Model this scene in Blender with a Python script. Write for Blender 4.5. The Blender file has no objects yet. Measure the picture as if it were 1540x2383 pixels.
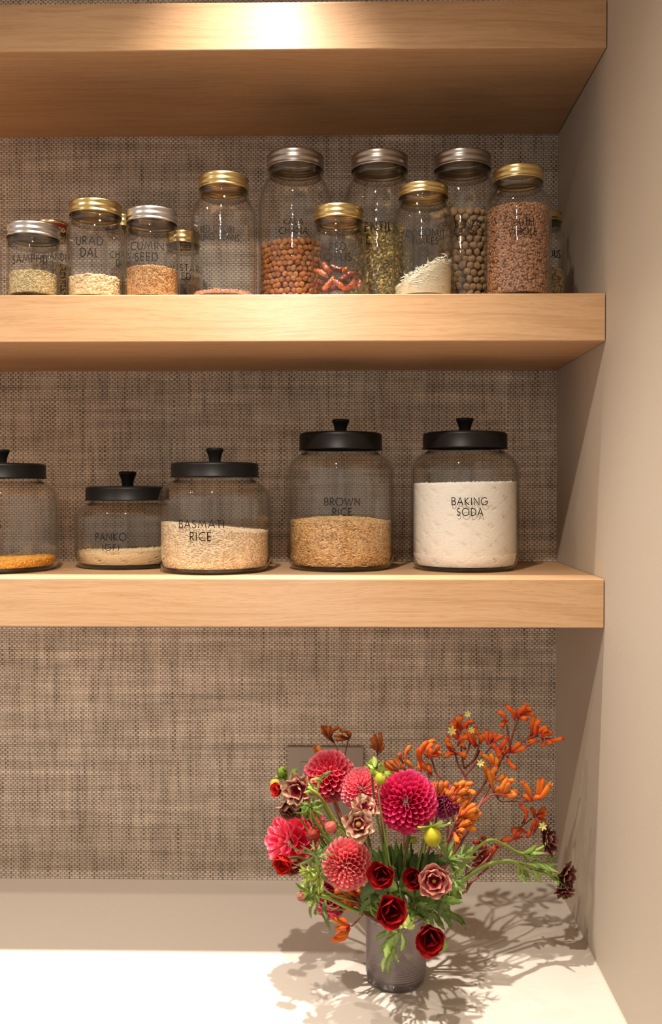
import bpy, math, random
import numpy as np
from mathutils import Vector, Matrix, Euler

random.seed(7)
rng = np.random.default_rng(11)
PI = math.pi
scene = bpy.context.scene
COL = scene.collection

# ------------------------------------------------------------------ camera, light, exposure
F = 2080.0                        # focal length in pixels of a 1540x2383 frame
PPX, PPY = 796.0, 1173.5          # principal point
CAM = Vector((0.0, -1.5196, 0.669))
CROT = Euler((math.radians(90 - 0.93), 0, math.radians(0.93)))
cam_data = bpy.data.cameras.new('camera')
cam = bpy.data.objects.new('camera', cam_data)
COL.objects.link(cam)
cam.location = CAM
cam.rotation_euler = CROT
cam_data.sensor_fit = 'AUTO'
cam_data.sensor_width = 36
cam_data.lens = F * 36 / 2383
cam_data.shift_x = -(PPX - 770) / 2383
cam_data.shift_y = (PPY - 1191.5) / 2383
cam_data.clip_start = 0.02
cam_data.dof.use_dof = True
cam_data.dof.focus_distance = 1.30
cam_data.dof.aperture_fstop = 5.6
scene.camera = cam

world = bpy.data.worlds.new('world')
scene.world = world
world.use_nodes = True
world.node_tree.nodes['Background'].inputs[0].default_value = (1.0, 0.87, 0.76, 1)
world.node_tree.nodes['Background'].inputs[1].default_value = 0.37

def spot(name, loc, target, power, size=120, blend=1.0, radius=0.02, color=(1.0, 0.87, 0.73)):
    d = bpy.data.lights.new(name, 'SPOT')
    d.energy = power; d.spot_size = math.radians(size); d.spot_blend = blend
    d.shadow_soft_size = radius; d.color = color
    o = bpy.data.objects.new(name, d)
    COL.objects.link(o)
    o.location = loc
    o.rotation_euler = (Vector(target) - Vector(loc)).to_track_quat('-Z', 'Y').to_euler()
    return o

FRONT = -0.2961                   # plane of the shelf fronts; the back wall is y = 0
CEIL = 1.76
L1 = (-0.205, FRONT - 0.80, CEIL - 0.01)
L2 = (-0.135, FRONT - 0.149, CEIL - 0.01)
spot('downlight_front', L1, (-0.205, FRONT - 0.30, 0), 60, 104, 1.0, 0.018)
spot('downlight_shelf', L2, (-0.135, FRONT - 0.28, 0), 118, 62, 1.0, 0.016, (1.0, 0.90, 0.80))
spot('downlight_shelf', (-1.0, FRONT - 0.149, CEIL - 0.01), (-0.90, FRONT - 0.28, 0), 100, 72, 1.0, 0.016, (1.0, 0.90, 0.80))
spot('downlight_front', (-1.15, FRONT - 0.634, CEIL - 0.01), (-0.95, FRONT - 0.2, 0), 26, 112, 1.0, 0.018)
spot('room_fill', (-0.35, FRONT - 2.2, CEIL - 0.01), (-0.2, FRONT, 0.4), 7, 110, 1.0, 0.03)  # unseen ceiling spot behind the camera, added as soft fill

vs = scene.view_settings
vs.view_transform = 'Standard'
vs.look = 'None'
vs.gamma = 1.0
vs.use_curve_mapping = False
vs.exposure = 0.60
scene.cycles.transparent_max_bounces = 40
scene.cycles.max_bounces = 8
scene.cycles.diffuse_bounces = 4
scene.cycles.glossy_bounces = 3
scene.cycles.caustics_reflective = False
scene.cycles.caustics_refractive = False
scene.cycles.sample_clamp_indirect = 3.0

RM = CROT.to_matrix()
def at(px, py, D):
    """the point that the photograph shows at (px, py), D metres in front of the camera (measured along y)"""
    d = RM @ Vector(((px - PPX) / F, (PPY - py) / F, -1.0))
    return CAM + d * (D / d.y)

# ------------------------------------------------------------------ tagging helpers
def tag(o, label=None, cat=None, group=None, kind=None):
    if label: o['label'] = label
    if cat: o['category'] = cat
    if group: o['group'] = group
    if kind: o['kind'] = kind
    return o

def empty(name, loc, label, cat, group=None):
    o = bpy.data.objects.new(name, None)
    o.empty_display_size = 0.02
    COL.objects.link(o)
    o.location = loc
    return tag(o, label, cat, group)

class Geo:
    def __init__(self):
        self.v = []; self.f = []; self.c = []
    def add(self, verts, faces, cols=None):
        n = len(self.v)
        self.v.extend([tuple(x) for x in verts])
        self.f.extend([tuple(i + n for i in q) for q in faces])
        if cols is None: cols = [(1, 1, 1)] * len(verts)
        self.c.extend(cols)
    def build(self, name, m, parent=None, loc=None, smooth=True, color=True):
        """loc = world position of the object's own origin; vertices are given in world coordinates"""
        if loc is None: loc = parent.location if parent is not None else (0, 0, 0)
        L = np.array(loc, dtype=float)
        V = np.array(self.v, dtype=float) - L
        me = bpy.data.meshes.new(name)
        me.from_pydata(V.tolist(), [], self.f)
        if color:
            a = me.color_attributes.new('Col', 'FLOAT_COLOR', 'POINT')
            arr = np.ones((len(self.v), 4)); arr[:, :3] = np.array(self.c)
            a.data.foreach_set('color', arr.ravel())
        if smooth: me.polygons.foreach_set('use_smooth', [True] * len(me.polygons))
        me.materials.append(m)
        o = bpy.data.objects.new(name, me)
        COL.objects.link(o)
        if parent is not None:
            o.parent = parent
            pw = np.array(parent.location if parent.parent is None else parent.parent.location)
            o.location = (0, 0, 0) if np.allclose(L, pw) else tuple(L - pw)
        else:
            o.location = tuple(L)
        return o

def grid_faces(nu, nv, wrap_u=False, off=0):
    f = []
    for j in range(nv - 1):
        for i in range(nu if wrap_u else nu - 1):
            a = j * nu + i; b = j * nu + (i + 1) % nu
            f.append((a + off, b + off, b + nu + off, a + nu + off))
    return f

def lathe(g, prof, cx, cy, cz, seg=64, ripple=None, col=(1, 1, 1), close=False):
    """prof: (r, z) list from the bottom to the top on the outer side; ripple: {ring index: amplitude}"""
    V = []
    for k, (r, z) in enumerate(prof):
        amp = ripple.get(k, 0) if ripple else 0
        for i in range(seg):
            a = 2 * PI * i / seg
            rr = r + (amp if i % 2 else -amp)
            V.append((cx + rr * math.cos(a), cy + rr * math.sin(a), cz + z))
    g.add(V, grid_faces(seg, len(prof), True), [col] * len(V))

def box(g, x0, x1, y0, y1, z0, z1):
    v = [(x, y, z) for z in (z0, z1) for y in (y0, y1) for x in (x0, x1)]
    g.add(v, [(0, 2, 3, 1), (4, 5, 7, 6), (0, 1, 5, 4), (2, 6, 7, 3), (0, 4, 6, 2), (1, 3, 7, 5)])

def catmull(P, n=8):
    P = [np.array(p, dtype=float) for p in P]
    if len(P) == 2:
        return [P[0] + (P[1] - P[0]) * t for t in np.linspace(0, 1, n + 1)]
    Q = [2 * P[0] - P[1]] + P + [2 * P[-1] - P[-2]]
    out = []
    for i in range(1, len(Q) - 2):
        for k in range(n):
            t = k / n
            out.append(0.5 * ((2 * Q[i]) + (-Q[i - 1] + Q[i + 1]) * t + (2 * Q[i - 1] - 5 * Q[i] + 4 * Q[i + 1] - Q[i + 2]) * t * t
                              + (-Q[i - 1] + 3 * Q[i] - 3 * Q[i + 1] + Q[i + 2]) * t ** 3))
    out.append(P[-1])
    return out

def tube(g, pts, rad, seg=7, cols=None):
    """rad, cols: functions of t in 0..1 or constants"""
    pts = [np.array(p, dtype=float) for p in pts]
    n = len(pts)
    V = []; C = []
    ref = np.array([0.31, 0.52, 0.79])
    for k, p in enumerate(pts):
        d = pts[min(k + 1, n - 1)] - pts[max(k - 1, 0)]
        d = d / (np.linalg.norm(d) + 1e-12)
        u = np.cross(d, ref); u /= np.linalg.norm(u) + 1e-12
        w = np.cross(d, u)
        t = k / (n - 1)
        r = rad(t) if callable(rad) else rad
        c = cols(t) if callable(cols) else (cols or (1, 1, 1))
        for i in range(seg):
            a = 2 * PI * i / seg
            V.append(p + r * (math.cos(a) * u + math.sin(a) * w)); C.append(c)
    f = grid_faces(seg, n, True)
    V.append(pts[0]); C.append(C[0]); V.append(pts[-1]); C.append(C[-2])
    a, b = len(V) - 2, len(V) - 1
    for i in range(seg):
        f.append((a, (i + 1) % seg, i)); f.append((b, (n - 1) * seg + i, (n - 1) * seg + (i + 1) % seg))
    g.add(V, f, C)

def mixc(a, b, t):
    t = max(0, min(1, t))
    return tuple(a[i] * (1 - t) + b[i] * t for i in range(3))

# ------------------------------------------------------------------ materials
def new_mat(name):
    m = bpy.data.materials.new(name); m.use_nodes = True
    nt = m.node_tree; nt.nodes.clear()
    out = nt.nodes.new('ShaderNodeOutputMaterial')
    return m, nt, out

def N(nt, t, **kw):
    n = nt.nodes.new(t)
    for k, v in kw.items(): setattr(n, k, v)
    return n

def mth(nt, op, a, b=None, c=None, clamp=False):
    n = nt.nodes.new('ShaderNodeMath'); n.operation = op; n.use_clamp = clamp
    for i, x in enumerate((a, b, c)):
        if x is None: continue
        if isinstance(x, (int, float)): n.inputs[i].default_value = x
        else: nt.links.new(x, n.inputs[i])
    return n.outputs[0]

def mixrgb(nt, fac, a, b, mode='MIX'):
    n = nt.nodes.new('ShaderNodeMix'); n.data_type = 'RGBA'; n.blend_type = mode
    for s, x in (('Factor', fac), ('A', a), ('B', b)):
        sock = [i for i in n.inputs if i.name == s and (i.type == ('VALUE' if s == 'Factor' else 'RGBA'))][0]
        if isinstance(x, (int, float)): sock.default_value = x
        elif isinstance(x, tuple): sock.default_value = (*x, 1) if len(x) == 3 else x
        else: nt.links.new(x, sock)
    return [o for o in n.outputs if o.type == 'RGBA'][0]

def noise(nt, vec, scale, detail=2, rough=0.5, dims='3D'):
    n = nt.nodes.new('ShaderNodeTexNoise'); n.noise_dimensions = dims
    n.inputs['Scale'].default_value = scale; n.inputs['Detail'].default_value = detail; n.inputs['Roughness'].default_value = rough
    if vec is not None: nt.links.new(vec, n.inputs['Vector'])
    return n.outputs['Fac']

def comb(nt, x, y, z):
    n = nt.nodes.new('ShaderNodeCombineXYZ')
    for i, v in enumerate((x, y, z)):
        if isinstance(v, (int, float)): n.inputs[i].default_value = v
        else: nt.links.new(v, n.inputs[i])
    return n.outputs[0]

def wnoise(nt, val):
    n = nt.nodes.new('ShaderNodeTexWhiteNoise'); n.noise_dimensions = '1D'
    nt.links.new(val, n.inputs['W'])
    return n.outputs['Value']

def maprange(nt, v, a, b, c, d):
    n = nt.nodes.new('ShaderNodeMapRange')
    nt.links.new(v, n.inputs[0])
    for i, x in enumerate((a, b, c, d)): n.inputs[i + 1].default_value = x
    return n.outputs[0]

def bsdf(nt, out, base=None, rough=0.5, metallic=0.0, spec=0.5, bump=None, bump_d=0.001, bump_s=1.0, **kw):
    b = nt.nodes.new('ShaderNodeBsdfPrincipled')
    if isinstance(base, tuple): b.inputs['Base Color'].default_value = (*base, 1)
    elif base is not None: nt.links.new(base, b.inputs['Base Color'])
    if isinstance(rough, (int, float)): b.inputs['Roughness'].default_value = rough
    else: nt.links.new(rough, b.inputs['Roughness'])
    b.inputs['Metallic'].default_value = metallic
    b.inputs['Specular IOR Level'].default_value = spec
    for k, v in kw.items(): b.inputs[k].default_value = v
    if bump is not None:
        bn = nt.nodes.new('ShaderNodeBump'); bn.inputs['Strength'].default_value = bump_s; bn.inputs['Distance'].default_value = bump_d
        nt.links.new(bump, bn.inputs['Height']); nt.links.new(bn.outputs[0], b.inputs['Normal'])
    nt.links.new(b.outputs[0], out.inputs[0])
    return b

def simple(name, col, rough=0.5, metallic=0, spec=0.5, nscale=None, ndist=0.0004, **kw):
    m, nt, out = new_mat(name)
    bump = None
    if nscale:
        tc = N(nt, 'ShaderNodeTexCoord')
        bump = noise(nt, tc.outputs['Object'], nscale, 3)
    bsdf(nt, out, col, rough, metallic, spec, bump, ndist, 1.0, **kw)
    return m

def vcol(name, rough=0.6, spec=0.3, translucent=0.0, nscale=None, ndist=0.0003, var=0.0, sheen=0.0):
    m, nt, out = new_mat(name)
    a = N(nt, 'ShaderNodeVertexColor'); a.layer_name = 'Col'
    tc = N(nt, 'ShaderNodeTexCoord')
    c = a.outputs[0]
    if var:
        nz = noise(nt, tc.outputs['Object'], 260, 3)
        k = maprange(nt, nz, 0.25, 0.75, 1 - var, 1 + var)
        c = mixrgb(nt, 1.0, c, comb(nt, k, k, k), 'MULTIPLY')
    bump = noise(nt, tc.outputs['Object'], nscale, 3) if nscale else None
    b = bsdf(nt, out, c, rough, 0, spec, bump, ndist)
    if sheen: b.inputs['Sheen Weight'].default_value = sheen
    if translucent:
        t = N(nt, 'ShaderNodeBsdfTranslucent'); nt.links.new(c, t.inputs[0])
        mx = N(nt, 'ShaderNodeMixShader'); mx.inputs[0].default_value = translucent
        nt.links.new(b.outputs[0], mx.inputs[1]); nt.links.new(t.outputs[0], mx.inputs[2]); nt.links.new(mx.outputs[0], out.inputs[0])
    return m

def wood_mat():
    m, nt, out = new_mat('oak')
    tc = N(nt, 'ShaderNodeTexCoord')
    sp = N(nt, 'ShaderNodeSeparateXYZ'); nt.links.new(tc.outputs['Object'], sp.inputs[0])
    x, y, z = sp.outputs
    warp = mth(nt, 'MULTIPLY', mth(nt, 'SUBTRACT', noise(nt, comb(nt, mth(nt, 'MULTIPLY', x, 2.2), mth(nt, 'MULTIPLY', y, 5), mth(nt, 'MULTIPLY', z, 9)), 1.0, 2), 0.5), 0.05)
    y2 = mth(nt, 'ADD', y, warp); z2 = mth(nt, 'ADD', z, warp)
    broad = noise(nt, comb(nt, mth(nt, 'MULTIPLY', x, 1.3), mth(nt, 'MULTIPLY', y2, 16), mth(nt, 'MULTIPLY', z2, 16)), 1.0, 2)
    grain = noise(nt, comb(nt, mth(nt, 'MULTIPLY', x, 6), mth(nt, 'MULTIPLY', y2, 190), mth(nt, 'MULTIPLY', z2, 190)), 1.0, 3, 0.6)
    fine = noise(nt, comb(nt, mth(nt, 'MULTIPLY', x, 34), mth(nt, 'MULTIPLY', y2, 900), mth(nt, 'MULTIPLY', z2, 900)), 1.0, 2, 0.6)
    c = mixrgb(nt, maprange(nt, broad, 0.3, 0.7, 0, 1), (0.53, 0.32, 0.165), (0.61, 0.385, 0.215))
    c = mixrgb(nt, mth(nt, 'MULTIPLY', maprange(nt, grain, 0.46, 0.66, 0, 1), 0.42), c, (0.40, 0.215, 0.095))
    c = mixrgb(nt, mth(nt, 'MULTIPLY', maprange(nt, fine, 0.52, 0.75, 0, 1), 0.38), c, (0.33, 0.17, 0.075))
    vo = N(nt, 'ShaderNodeTexVoronoi'); vo.inputs['Scale'].default_value = 11
    nt.links.new(tc.outputs['Object'], vo.inputs['Vector'])
    c = mixrgb(nt, mth(nt, 'MULTIPLY', mth(nt, 'LESS_THAN', vo.outputs['Distance'], 0.028), 0.5), c, (0.36, 0.14, 0.04))
    rough = maprange(nt, grain, 0.3, 0.7, 0.40, 0.5)
    b = bsdf(nt, out, c, rough, 0, 0.5, mth(nt, 'ADD', grain, mth(nt, 'MULTIPLY', fine, 0.6)), 0.0002, 0.6)
    ge = N(nt, 'ShaderNodeNewGeometry'); cr = N(nt, 'ShaderNodeVectorMath', operation='CROSS_PRODUCT')
    nt.links.new(ge.outputs['True Normal'], cr.inputs[0]); cr.inputs[1].default_value = (1, 0, 0)
    nt.links.new(cr.outputs[0], b.inputs['Tangent']); b.inputs['Anisotropic'].default_value = 0.85
    return m

def weave_mat():
    m, nt, out = new_mat('woven_wallpaper')
    tc = N(nt, 'ShaderNodeTexCoord')
    sp = N(nt, 'ShaderNodeSeparateXYZ'); nt.links.new(tc.outputs['Object'], sp.inputs[0])
    x, _, z = sp.outputs
    obj = tc.outputs['Object']
    wz = mth(nt, 'MULTIPLY', mth(nt, 'SUBTRACT', noise(nt, obj, 14, 2), 0.5), 0.5)
    wx = mth(nt, 'MULTIPLY', mth(nt, 'SUBTRACT', noise(nt, comb(nt, mth(nt, 'MULTIPLY', x, 60), 3.3, mth(nt, 'MULTIPLY', z, 6)), 1.0, 1), 0.5), 0.6)
    V = mth(nt, 'ADD', mth(nt, 'DIVIDE', z, 0.0038), wz)
    U = mth(nt, 'ADD', mth(nt, 'DIVIDE', x, 0.0085), wx)
    row = mth(nt, 'FLOOR', V); fv = mth(nt, 'FRACT', V)
    odd = mth(nt, 'MULTIPLY', mth(nt, 'FLOORED_MODULO', row, 2.0), 0.5)
    U2 = mth(nt, 'ADD', U, odd)
    fu = mth(nt, 'FRACT', U2)
    colid = mth(nt, 'FLOOR', mth(nt, 'MULTIPLY', U, 2.0))
    rr = wnoise(nt, row); rc = wnoise(nt, mth(nt, 'ADD', colid, 0.37)); rr2 = wnoise(nt, mth(nt, 'ADD', row, 500.5))
    hv = mth(nt, 'ADD', 0.38, mth(nt, 'MULTIPLY', rr, 0.15))
    hu = mth(nt, 'ADD', 0.35, mth(nt, 'MULTIPLY', rc, 0.10))
    def soft(f, h, s):
        d = mth(nt, 'ABSOLUTE', mth(nt, 'SUBTRACT', f, 0.5))
        return mth(nt, 'MULTIPLY', mth(nt, 'SUBTRACT', h, d), s, clamp=True)
    mask = mth(nt, 'MULTIPLY', soft(fv, hv, 9), soft(fu, hu, 13))
    # long streaks: light and dark threads running over the cloth
    sh = noise(nt, comb(nt, mth(nt, 'MULTIPLY', x, 7), 0.0, mth(nt, 'MULTIPLY', z, 150)), 1.0, 3, 0.6)
    sv = noise(nt, comb(nt, mth(nt, 'MULTIPLY', x, 110), 5.0, mth(nt, 'MULTIPLY', z, 17)), 1.0, 3, 0.6)
    big = noise(nt, obj, 7, 3)
    light = mixrgb(nt, maprange(nt, sh, 0.35, 0.68, 0, 1), (0.84, 0.75, 0.655), (0.57, 0.495, 0.42))
    light = mixrgb(nt, mth(nt, 'MULTIPLY', rr2, 0.35), light, (0.60, 0.50, 0.41))
    dark = mixrgb(nt, maprange(nt, sv, 0.33, 0.66, 0, 1), (0.52, 0.445, 0.365), (0.14, 0.11, 0.08))
    dark = mixrgb(nt, mth(nt, 'MULTIPLY', rc, 0.35), dark, (0.30, 0.24, 0.175))
    light = mixrgb(nt, maprange(nt, sv, 0.5, 0.8, 0, 0.3), light, (0.36, 0.29, 0.22))
    gap = mth(nt, 'MULTIPLY', mth(nt, 'SUBTRACT', 1.0, soft(fv, 0.49, 14)), 0.4)
    dark = mixrgb(nt, gap, dark, (0.06, 0.04, 0.025))
    c = mixrgb(nt, mask, dark, light)
    plaid_h = noise(nt, comb(nt, mth(nt, 'MULTIPLY', x, 5), 9.0, mth(nt, 'MULTIPLY', z, 42)), 1.0, 2, 0.6)
    plaid_v = noise(nt, comb(nt, mth(nt, 'MULTIPLY', x, 34), 2.0, mth(nt, 'MULTIPLY', z, 5)), 1.0, 2, 0.6)
    k = mth(nt, 'MULTIPLY', maprange(nt, big, 0.3, 0.7, 1.02, 1.16), mth(nt, 'MULTIPLY', maprange(nt, plaid_h, 0.3, 0.7, 0.80, 1.16), maprange(nt, plaid_v, 0.3, 0.7, 0.86, 1.12)))
    c = mixrgb(nt, 1.0, c, comb(nt, k, k, k), 'MULTIPLY')
    bsdf(nt, out, c, 0.62, 0, 0.25, mask, 0.0007, 0.8)
    return m

def glass_mat(name, tint=(0.985, 0.985, 0.978), edge=(0.62, 0.63, 0.58), wavy=0.0, rough=0.015, f0=0.04, epow=3.0):
    m, nt, out = new_mat(name)
    lw = N(nt, 'ShaderNodeLayerWeight'); lw.inputs[0].default_value = 0.5
    tc = N(nt, 'ShaderNodeTexCoord')
    gl = N(nt, 'ShaderNodeBsdfGlossy'); gl.inputs['Roughness'].default_value = rough; gl.inputs['Color'].default_value = (1, 1, 1, 1)
    if wavy:
        bn = N(nt, 'ShaderNodeBump'); bn.inputs['Strength'].default_value = 1.0; bn.inputs['Distance'].default_value = wavy
        nt.links.new(noise(nt, tc.outputs['Object'], 55, 3), bn.inputs['Height'])
        nt.links.new(bn.outputs[0], gl.inputs['Normal'])
    tr = N(nt, 'ShaderNodeBsdfTransparent')
    nt.links.new(mixrgb(nt, mth(nt, 'POWER', lw.outputs['Facing'], epow), tint, edge), tr.inputs[0])
    fr = mth(nt, 'ADD', f0, mth(nt, 'MULTIPLY', mth(nt, 'POWER', lw.outputs['Facing'], 5.0), 1 - f0), clamp=True)
    mx = N(nt, 'ShaderNodeMixShader')
    nt.links.new(fr, mx.inputs[0]); nt.links.new(tr.outputs[0], mx.inputs[1]); nt.links.new(gl.outputs[0], mx.inputs[2])
    nt.links.new(mx.outputs[0], out.inputs[0])
    return m

M = {}
M['oak'] = wood_mat()
M['weave'] = weave_mat()
M['paint'] = simple('greige_paint', (0.47, 0.405, 0.33), 0.62, spec=0.35, nscale=420, ndist=0.00012)
M['ceiling'] = simple('ceiling_paint', (0.75, 0.70, 0.62), 0.8)
M['floor'] = simple('floor_board', (0.25, 0.16, 0.10), 0.5)
M['counter'] = simple('cream_quartz', (0.61, 0.56, 0.50), 0.32, spec=0.4, nscale=900, ndist=0.00003)
M['caulk'] = simple('caulk', (0.62, 0.55, 0.45), 0.5)
M['plate'] = simple('outlet_plate', (0.36, 0.31, 0.26), 0.42)
M['slot'] = simple('dark_slot', (0.04, 0.035, 0.03), 0.5)
M['glass'] = glass_mat('clear_glass', tint=(0.993, 0.993, 0.987), wavy=0.0005, epow=4.5)
M['bigglass'] = glass_mat('clear_canister_glass', tint=(0.995, 0.996, 0.99), edge=(0.58, 0.60, 0.54), wavy=0.0002, epow=5.0)
M['neckglass'] = glass_mat('threaded_neck_glass', tint=(0.70, 0.66, 0.59), edge=(0.22, 0.19, 0.15), wavy=0.0008, f0=0.06, epow=1.5)
M['baseglass'] = glass_mat('thick_base_glass', tint=(0.55, 0.52, 0.42), edge=(0.25, 0.24, 0.18), wavy=0.0004)
M['vase'] = glass_mat('mauve_glass', tint=(0.84, 0.79, 0.79), edge=(0.26, 0.20, 0.22), rough=0.10, f0=0.11, epow=1.2)
nt = M['vase'].node_tree
mo = [n for n in nt.nodes if n.type == 'OUTPUT_MATERIAL'][0]; src = mo.inputs[0].links[0].from_socket
df = nt.nodes.new('ShaderNodeBsdfDiffuse'); df.inputs[0].default_value = (0.58, 0.45, 0.46, 1)
mx = nt.nodes.new('ShaderNodeMixShader'); mx.inputs[0].default_value = 0.13
nt.links.new(src, mx.inputs[1]); nt.links.new(df.outputs[0], mx.inputs[2]); nt.links.new(mx.outputs[0], mo.inputs[0])
M['vasebase'] = glass_mat('mauve_base_glass', tint=(0.28, 0.19, 0.20), edge=(0.10, 0.06, 0.07), f0=0.05)
M['water'] = glass_mat('water', tint=(0.84, 0.84, 0.76), edge=(0.6, 0.6, 0.5))
M['gold'] = simple('gold_lid_metal', (0.78, 0.60, 0.27), 0.27, metallic=1.0, nscale=700, ndist=0.00002)
M['silver'] = simple('silver_lid_metal', (0.66, 0.63, 0.60), 0.30, metallic=1.0, nscale=700, ndist=0.00002)
M['steel'] = simple('dull_lid_metal', (0.50, 0.45, 0.41), 0.32, metallic=1.0, nscale=700, ndist=0.00002)
M['redmetal'] = simple('dark_red_print', (0.20, 0.02, 0.015), 0.35)
M['cream'] = simple('cream_print', (0.8, 0.7, 0.5), 0.5)
M['black'] = simple('matte_black_metal', (0.007, 0.0065, 0.0065), 0.45, spec=0.22)
M['ink'] = simple('black_vinyl', (0.010, 0.009, 0.009), 0.5, spec=0.2)
M['grain'] = vcol('dry_grain', 0.55, 0.3, var=0.18, nscale=900, ndist=0.0003)
M['powder'] = vcol('powder', 0.95, 0.05, nscale=500, ndist=0.0008)
M['petal'] = vcol('petal', 0.55, 0.25, translucent=0.35)
M['velvet'] = vcol('velvet_flower', 0.75, 0.2, translucent=0.12, nscale=900, ndist=0.0006, sheen=0.08)
M['leaf'] = vcol('leaf', 0.5, 0.35, translucent=0.2, var=0.15)
M['stem'] = vcol('stem', 0.5, 0.35)
M['chili'] = vcol('dried_chili', 0.30, 0.5, nscale=160, ndist=0.0025, var=0.3)

# ------------------------------------------------------------------ room shell
XR = 0.3385                                   # right wall
def structure(name, m, boxes, smooth=False):
    g = Geo()
    for b in boxes: box(g, *b)
    o = g.build(name, m, smooth=smooth, color=False)
    return tag(o, kind='structure')
CT = 0.0
structure('wall_back', M['weave'], [(-1.9, XR, 0.0, 0.08, -0.9, CEIL)])
structure('wall_right', M['paint'], [(XR, XR + 0.1, -3.2, 0.08, -0.9, CEIL)])
structure('ceiling', M['ceiling'], [(-1.9, XR + 0.1, -3.2, 0.08, CEIL, CEIL + 0.06)])
structure('floor', M['floor'], [(-1.9, XR + 0.1, -3.2, 0.08, -0.96, -0.9)])
structure('trim_1', M['caulk'], [(XR - 0.0012, XR, -0.66, 0.0, 0.0, 0.0012)])

def rounded_slab(name, m, x0, x1, y0, y1, z0, z1, r, label, cat, group=None):
    """horizontal board, front edges (at y0) eased"""
    g = Geo()
    prof = [(y1, z0)]
    for a in (0, 30, 60, 90): prof.append((y0 + r - r * math.sin(math.radians(a)), z0 + r - r * math.cos(math.radians(a))))
    for a in (0, 30, 60, 90): prof.append((y0 + r - r * math.cos(math.radians(a)), z1 - r + r * math.sin(math.radians(a))))
    prof.append((y1, z1))
    n = len(prof)
    v = [(x, y, z) for x in (x0, x1) for y, z in prof]
    f = [(i, (i + 1) % n, (i + 1) % n + n, i + n) for i in range(n)] + [tuple(range(n))[::-1], tuple(range(n, 2 * n))]
    g.add(v, f)
    o = g.build(name, m, smooth=False, color=False, loc=((x0 + x1) / 2, (y0 + y1) / 2, z0))
    return tag(o, label, cat, group)

rounded_slab('worktop', M['counter'], -1.9, XR - 0.0006, -0.66, -0.0005, -0.04, 0.0, 0.003,
             'cream stone worktop under the shelves, with the flower vase on it', 'countertop')
cab = empty('base_cabinet', (-0.6, -0.32, -0.9), 'painted base cabinet carrying the cream worktop', 'cabinet')
g = Geo(); box(g, -1.88, XR - 0.002, -0.62, -0.002, -0.80, -0.042); box(g, -1.88, XR - 0.002, -0.56, -0.002, -0.9, -0.80)
g.build('body', M['paint'], cab, smooth=False, color=False)
for k in range(4):
    g = Geo(); xa = -1.87 + k * 0.55
    box(g, xa, xa + 0.535, -0.64, -0.62, -0.79, -0.06)
    g.build('door', M['paint'], cab, smooth=False, color=False)

Z_TOP0, Z_TOP1 = 1.267, 1.3315
Z_MID0, Z_MID1 = 0.8713, 0.936
Z_LOW0, Z_LOW1 = 0.4800, 0.547
for z0, z1, lab in ((Z_TOP0, Z_TOP1, 'thick oak floating shelf, the topmost, empty, its front with a hot highlight'),
                    (Z_MID0, Z_MID1, 'thick oak floating shelf carrying the screw-lid jars'),
                    (Z_LOW0, Z_LOW1, 'thick oak floating shelf carrying the black-lidded canisters')):
    rounded_slab('floating_shelf', M['oak'], -1.9, XR - 0.0015, FRONT, -0.0008, z0, z1, 0.0015, lab, 'shelf', 'oak floating shelves')

# socket plate on the wall, behind the flowers
p0 = at(668, 1738, 1.5140); p1 = at(846, 1738, 1.5140)
pw = p1.x - p0.x
sock = empty('outlet_plate', ((p0.x + p1.x) / 2, 0, p0.z - 0.058), 'taupe outlet plate on the woven wall behind the flowers', 'outlet')
g = Geo(); box(g, p0.x, p1.x, -0.0062, -0.0002, p0.z - 0.117, p0.z)
o = g.build('cover', M['plate'], sock, smooth=False, color=False)
bv = o.modifiers.new('bevel', 'BEVEL'); bv.width = 0.0015; bv.segments = 3
for k in (0, 1):
    g = Geo(); cx = p0.x + pw * (0.31 + 0.40 * k); cz = p0.z - 0.058
    for (w, h, y, mm) in ((0.0175, 0.034, -0.0064, 'slot'), (0.0168, 0.0333, -0.0069, 'plate')):
        g = Geo(); box(g, cx - w, cx + w, y, -0.004, cz - h, cz + h)
        o = g.build('socket' if mm == 'plate' else 'socket_gap', M[mm], sock, smooth=False, color=False)
        bv = o.modifiers.new('bevel', 'BEVEL'); bv.width = 0.003; bv.segments = 3; bv.limit_method = 'ANGLE'

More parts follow.
